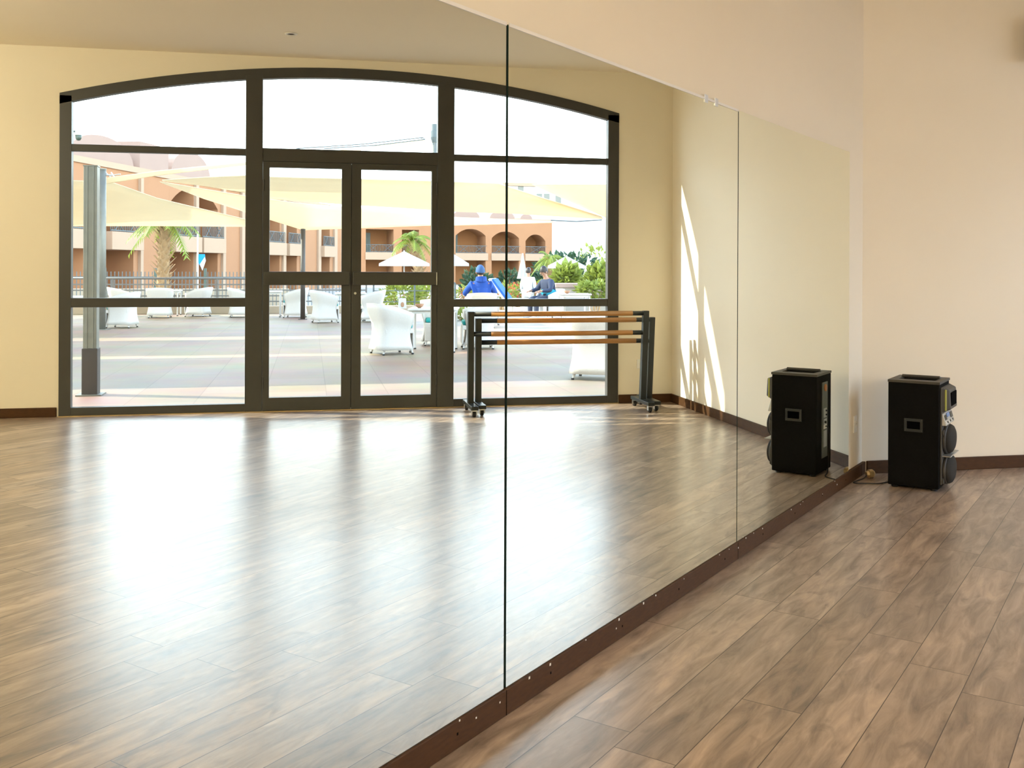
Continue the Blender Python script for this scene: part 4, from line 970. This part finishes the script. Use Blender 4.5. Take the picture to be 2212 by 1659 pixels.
def person(loc, rz, J, label, top, legs, hair=None, cap=None, hood=False, cloth_extra=None):
    r = empty('person', loc, rz, label, 'person'); J = {k: Vector(v) for k, v in J.items()}
    R = dict(pelvis=(.15, .11), waist=(.135, .10), chest=(.16, .11), neckb=(.075, .07), neck=.052, head=(.072, .085), crown=(.068, .082), face=.055, nose=.014)
    E = [('pelvis', 'waist'), ('waist', 'chest'), ('chest', 'neckb'), ('neckb', 'neck'), ('neck', 'head'), ('head', 'crown')]
    J['face'] = J['head'] + Vector((0, .035, -.035)); E.append(('head', 'face'))
    for s in 'lr':
        for k, q in (('sh', .062), ('el', .042), ('wr', .028), ('hip', .088), ('kn', .058), ('an', .038), ('toe', .034)): R[s + k] = q
        E += [('chest', s + 'sh'), (s + 'sh', s + 'el'), (s + 'el', s + 'wr'), ('pelvis', s + 'hip'), (s + 'hip', s + 'kn'), (s + 'kn', s + 'an'), (s + 'an', s + 'toe')]
    Jb, Eb, Rb = dict(J), list(E), {k: ((v[0] * .66, v[1] * .66) if isinstance(v, tuple) and k in ('pelvis', 'waist', 'chest') else v * .66 if k[1:] in ('sh', 'el', 'hip', 'kn') else v) for k, v in R.items()}
    for s, sg in (('l', -1), ('r', 1)): hand(Jb, Eb, Rb, sg, s + 'wr', J[s + 'wr'] - J[s + 'el'], (0, .3, 1))
    skin_mesh('body', Jb, Eb, Rb, M_SKIN, r)
    Rt_ = {k: ((v[0] * 1.22 + .012, v[1] * 1.3 + .02) if isinstance(v, tuple) else v * 1.25 + .010) for k, v in R.items()}
    kt = ['waist', 'pelvis', 'chest', 'lsh', 'lel', 'rsh', 'rel']; Jt = {k: J[k] for k in kt}; Jt['neckb'] = J['neckb'] - Vector((0, 0, .015))
    for s in 'lr': Jt[s + 'cuff'] = J[s + 'el'].lerp(J[s + 'wr'], .9); Rt_[s + 'cuff'] = .042
    skin_mesh('hoodie' if hood else 'shirt', Jt, [('waist', 'pelvis'), ('waist', 'chest'), ('chest', 'neckb'), ('chest', 'lsh'), ('lsh', 'lel'), ('lel', 'lcuff'), ('chest', 'rsh'), ('rsh', 'rel'), ('rel', 'rcuff')], Rt_, top, r)
    kl = ['pelvis', 'lhip', 'lkn', 'rhip', 'rkn']; Jl = {k: J[k] for k in kl}
    for s in 'lr': Jl[s + 'hem'] = J[s + 'kn'].lerp(J[s + 'an'], .92); Rt_[s + 'hem'] = .056
    skin_mesh('trousers', Jl, [('pelvis', 'lhip'), ('lhip', 'lkn'), ('lkn', 'lhem'), ('pelvis', 'rhip'), ('rhip', 'rkn'), ('rkn', 'rhem')], Rt_, legs, r)
    for s in 'lr':
        MB().tube([J[s + 'an'] + Vector((0, -.04, -.03)), J[s + 'an'].lerp(J[s + 'toe'], .5) + Vector((0, 0, -.008)), J[s + 'toe'] + Vector((0, .03, -.004))], [.042, .044, .034], 10).build('shoe', M_WCLOTH, r, smooth=True)
    h, c = J['head'], J['crown']; ax = (c - h).normalized(); F = (Vector((0, 1, 0)) - ax * ax.y).normalized(); sd = F.cross(ax)
    def hp(x, y, z): return h + sd * x + F * y + ax * z
    for s in (-1, 1):
        MB().lathe([(0, -.010), (.010, 0), (0, .010)], 10, Matrix.Translation(hp(s * .032, .083, .02))).build('eye', M_HAIR, r, smooth=True)
        MB().tube([hp(s * .082, -.015, -.02), hp(s * .090, -.02, .005), hp(s * .083, -.02, .03)], [.010, .015, .010], 8).build('ear', M_SKIN, r, smooth=True)
    MB().tube([hp(0, .085, .02), hp(0, .108, -.018), hp(0, .088, -.025)], [.008, .015, .008], 8).build('nose', M_SKIN, r, smooth=True)
    MB().tube([hp(-.024, .080, -.05), hp(0, .088, -.052), hp(.024, .080, -.05)], .006, 6).build('mouth', mat('lips', (.42, .16, .12), .5), r, smooth=True)
    def scalp(zmin, k, nm, m):
        mb = MB(); ctr = h.lerp(c, .45)
        def fn(a, b):
            th = 2 * pi * a; fwd = cos(th); ph = b * (pi / 2 + .45 * (1 - fwd) / 2 + zmin)
            return ctr + (sd * sin(th) * .086 + F * (fwd * .100 - .006)) * sin(ph) * k + ax * (cos(ph) * .125) * k
        return mb.grid(fn, 24, 8).build(nm, m, r, smooth=True)
    if hair: scalp(.1, 1.05, 'hair', hair)
    if cap:
        if not hair: scalp(.25, 1.03, 'hair', M_HAIR)
        cp_ = scalp(-.12, 1.14, 'cap', cap)
        MB().grid(lambda a, b: hp((a - .5) * .15, .085 + b * .075 * sin(pi * (.12 + .76 * a)), .075 - .012 * b), 10, 4).build('cap_peak', cap, cp_, smooth=True, solid=.006)
    if hood:
        nb = J['neckb']
        MB().grid(lambda a, b: nb + Vector((.115 * sin(2 * pi * a) * (1 - .12 * b), -.055 - .085 * cos(2 * pi * a) * (1.1 - .3 * b), .015 + .07 * b * (1.0 - .4 * (1 - cos(2 * pi * a)) * .5) - .05 * (1 + cos(2 * pi * a)) / 2 * (1 - b))), 20, 6).build('hood', top, r, smooth=True, solid=.022)
    if cloth_extra: cloth_extra(r, J)
    return r
SIT = dict(pelvis=(0, -.02, .50), waist=(0, 0, .66), chest=(0, .05, .86), neckb=(0, .09, 1.0), neck=(0, .12, 1.06), head=(0, .15, 1.15), crown=(0, .16, 1.24),
           lsh=(-.19, .06, .93), lel=(-.33, .16, .72), lwr=(-.24, .38, .70), rsh=(.19, .06, .93), rel=(.33, .16, .72), rwr=(.24, .38, .70),
           lhip=(-.10, .02, .49), lkn=(-.15, .45, .50), lan=(-.15, .45, .09), ltoe=(-.16, .60, .04), rhip=(.10, .02, .49), rkn=(.15, .45, .50), ran=(.15, .45, .09), rtoe=(.16, .60, .04))
STAND = dict(pelvis=(0, 0, .95), waist=(0, 0, 1.1), chest=(0, .01, 1.30), neckb=(0, 0, 1.45), neck=(0, .01, 1.51), head=(0, .03, 1.60), crown=(0, .03, 1.69),
             lsh=(-.18, 0, 1.38), lel=(-.23, -.02, 1.12), lwr=(-.22, .12, .92), rsh=(.18, 0, 1.38), rel=(.23, -.02, 1.12), rwr=(.22, .10, .90),
             lhip=(-.09, 0, .92), lkn=(-.10, .10, .50), lan=(-.10, .12, .09), ltoe=(-.11, .26, .035), rhip=(.09, 0, .92), rkn=(.10, -.02, .50), ran=(.10, -.12, .09), rtoe=(.11, .02, .035))
q = seen(1040, 600, 22.3)
person((22.3, q.y, -.02), -pi / 2, SIT, 'man in blue hoodie and blue cap sitting with his back to the window', M_HOOD, M_DENIM, cap=M_CAP, hood=True)
chair(q.y - .02, 22.22, (0, 1), 'white wicker chair under the man in the blue hoodie')
q = seen(1141, 600, 34)
person((34, q.y, -.5), -pi / 2 + .5, STAND, 'person in white shirt and trousers standing before the folded parasol', M_WCLOTH, M_WCLOTH, hair=M_HAIR)
def vest(r, J):
    skin_mesh('waistcoat', {'a': J['pelvis'], 'b': J['waist'], 'c': J['chest'] - Vector((0, 0, .05))}, [('a', 'b'), ('b', 'c')], {'a': (.225, .20), 'b': (.215, .20), 'c': (.225, .20)}, M_CYAN, r)
q = seen(1186, 600, 25.6)
person((25.6, q.y, -.02), radians(162), SIT, 'dark-haired person in navy top and cyan waistcoat sitting right of the person in white', M_NAVY, M_DENIM, hair=M_HAIR, cloth_extra=vest)
chair(q.y + .02, 25.62, (-.93, -.31), 'white wicker chair under the dark-haired person in cyan')
table(7.75, 23.35, 0, 'white cafe table in front of the man in the blue hoodie')
table(seen(1240, 650, 24.5).y, 24.5, .1, 'white cafe table right of the dark-haired person, carrying a brown bowl')
o = seen(1205, 640, 24.4); r = MB().lathe([(.02, 0), (.05, .02), (.085, .07), (.078, .07), (.045, .025), (0, .012)], 20).build('bowl', M_BOWL, None, smooth=True); r.location = (24.4, seen(1225, 640, 24.4).y, .645)
tag(r, 'brown bowl on the table right of the dark-haired person', 'bowl')
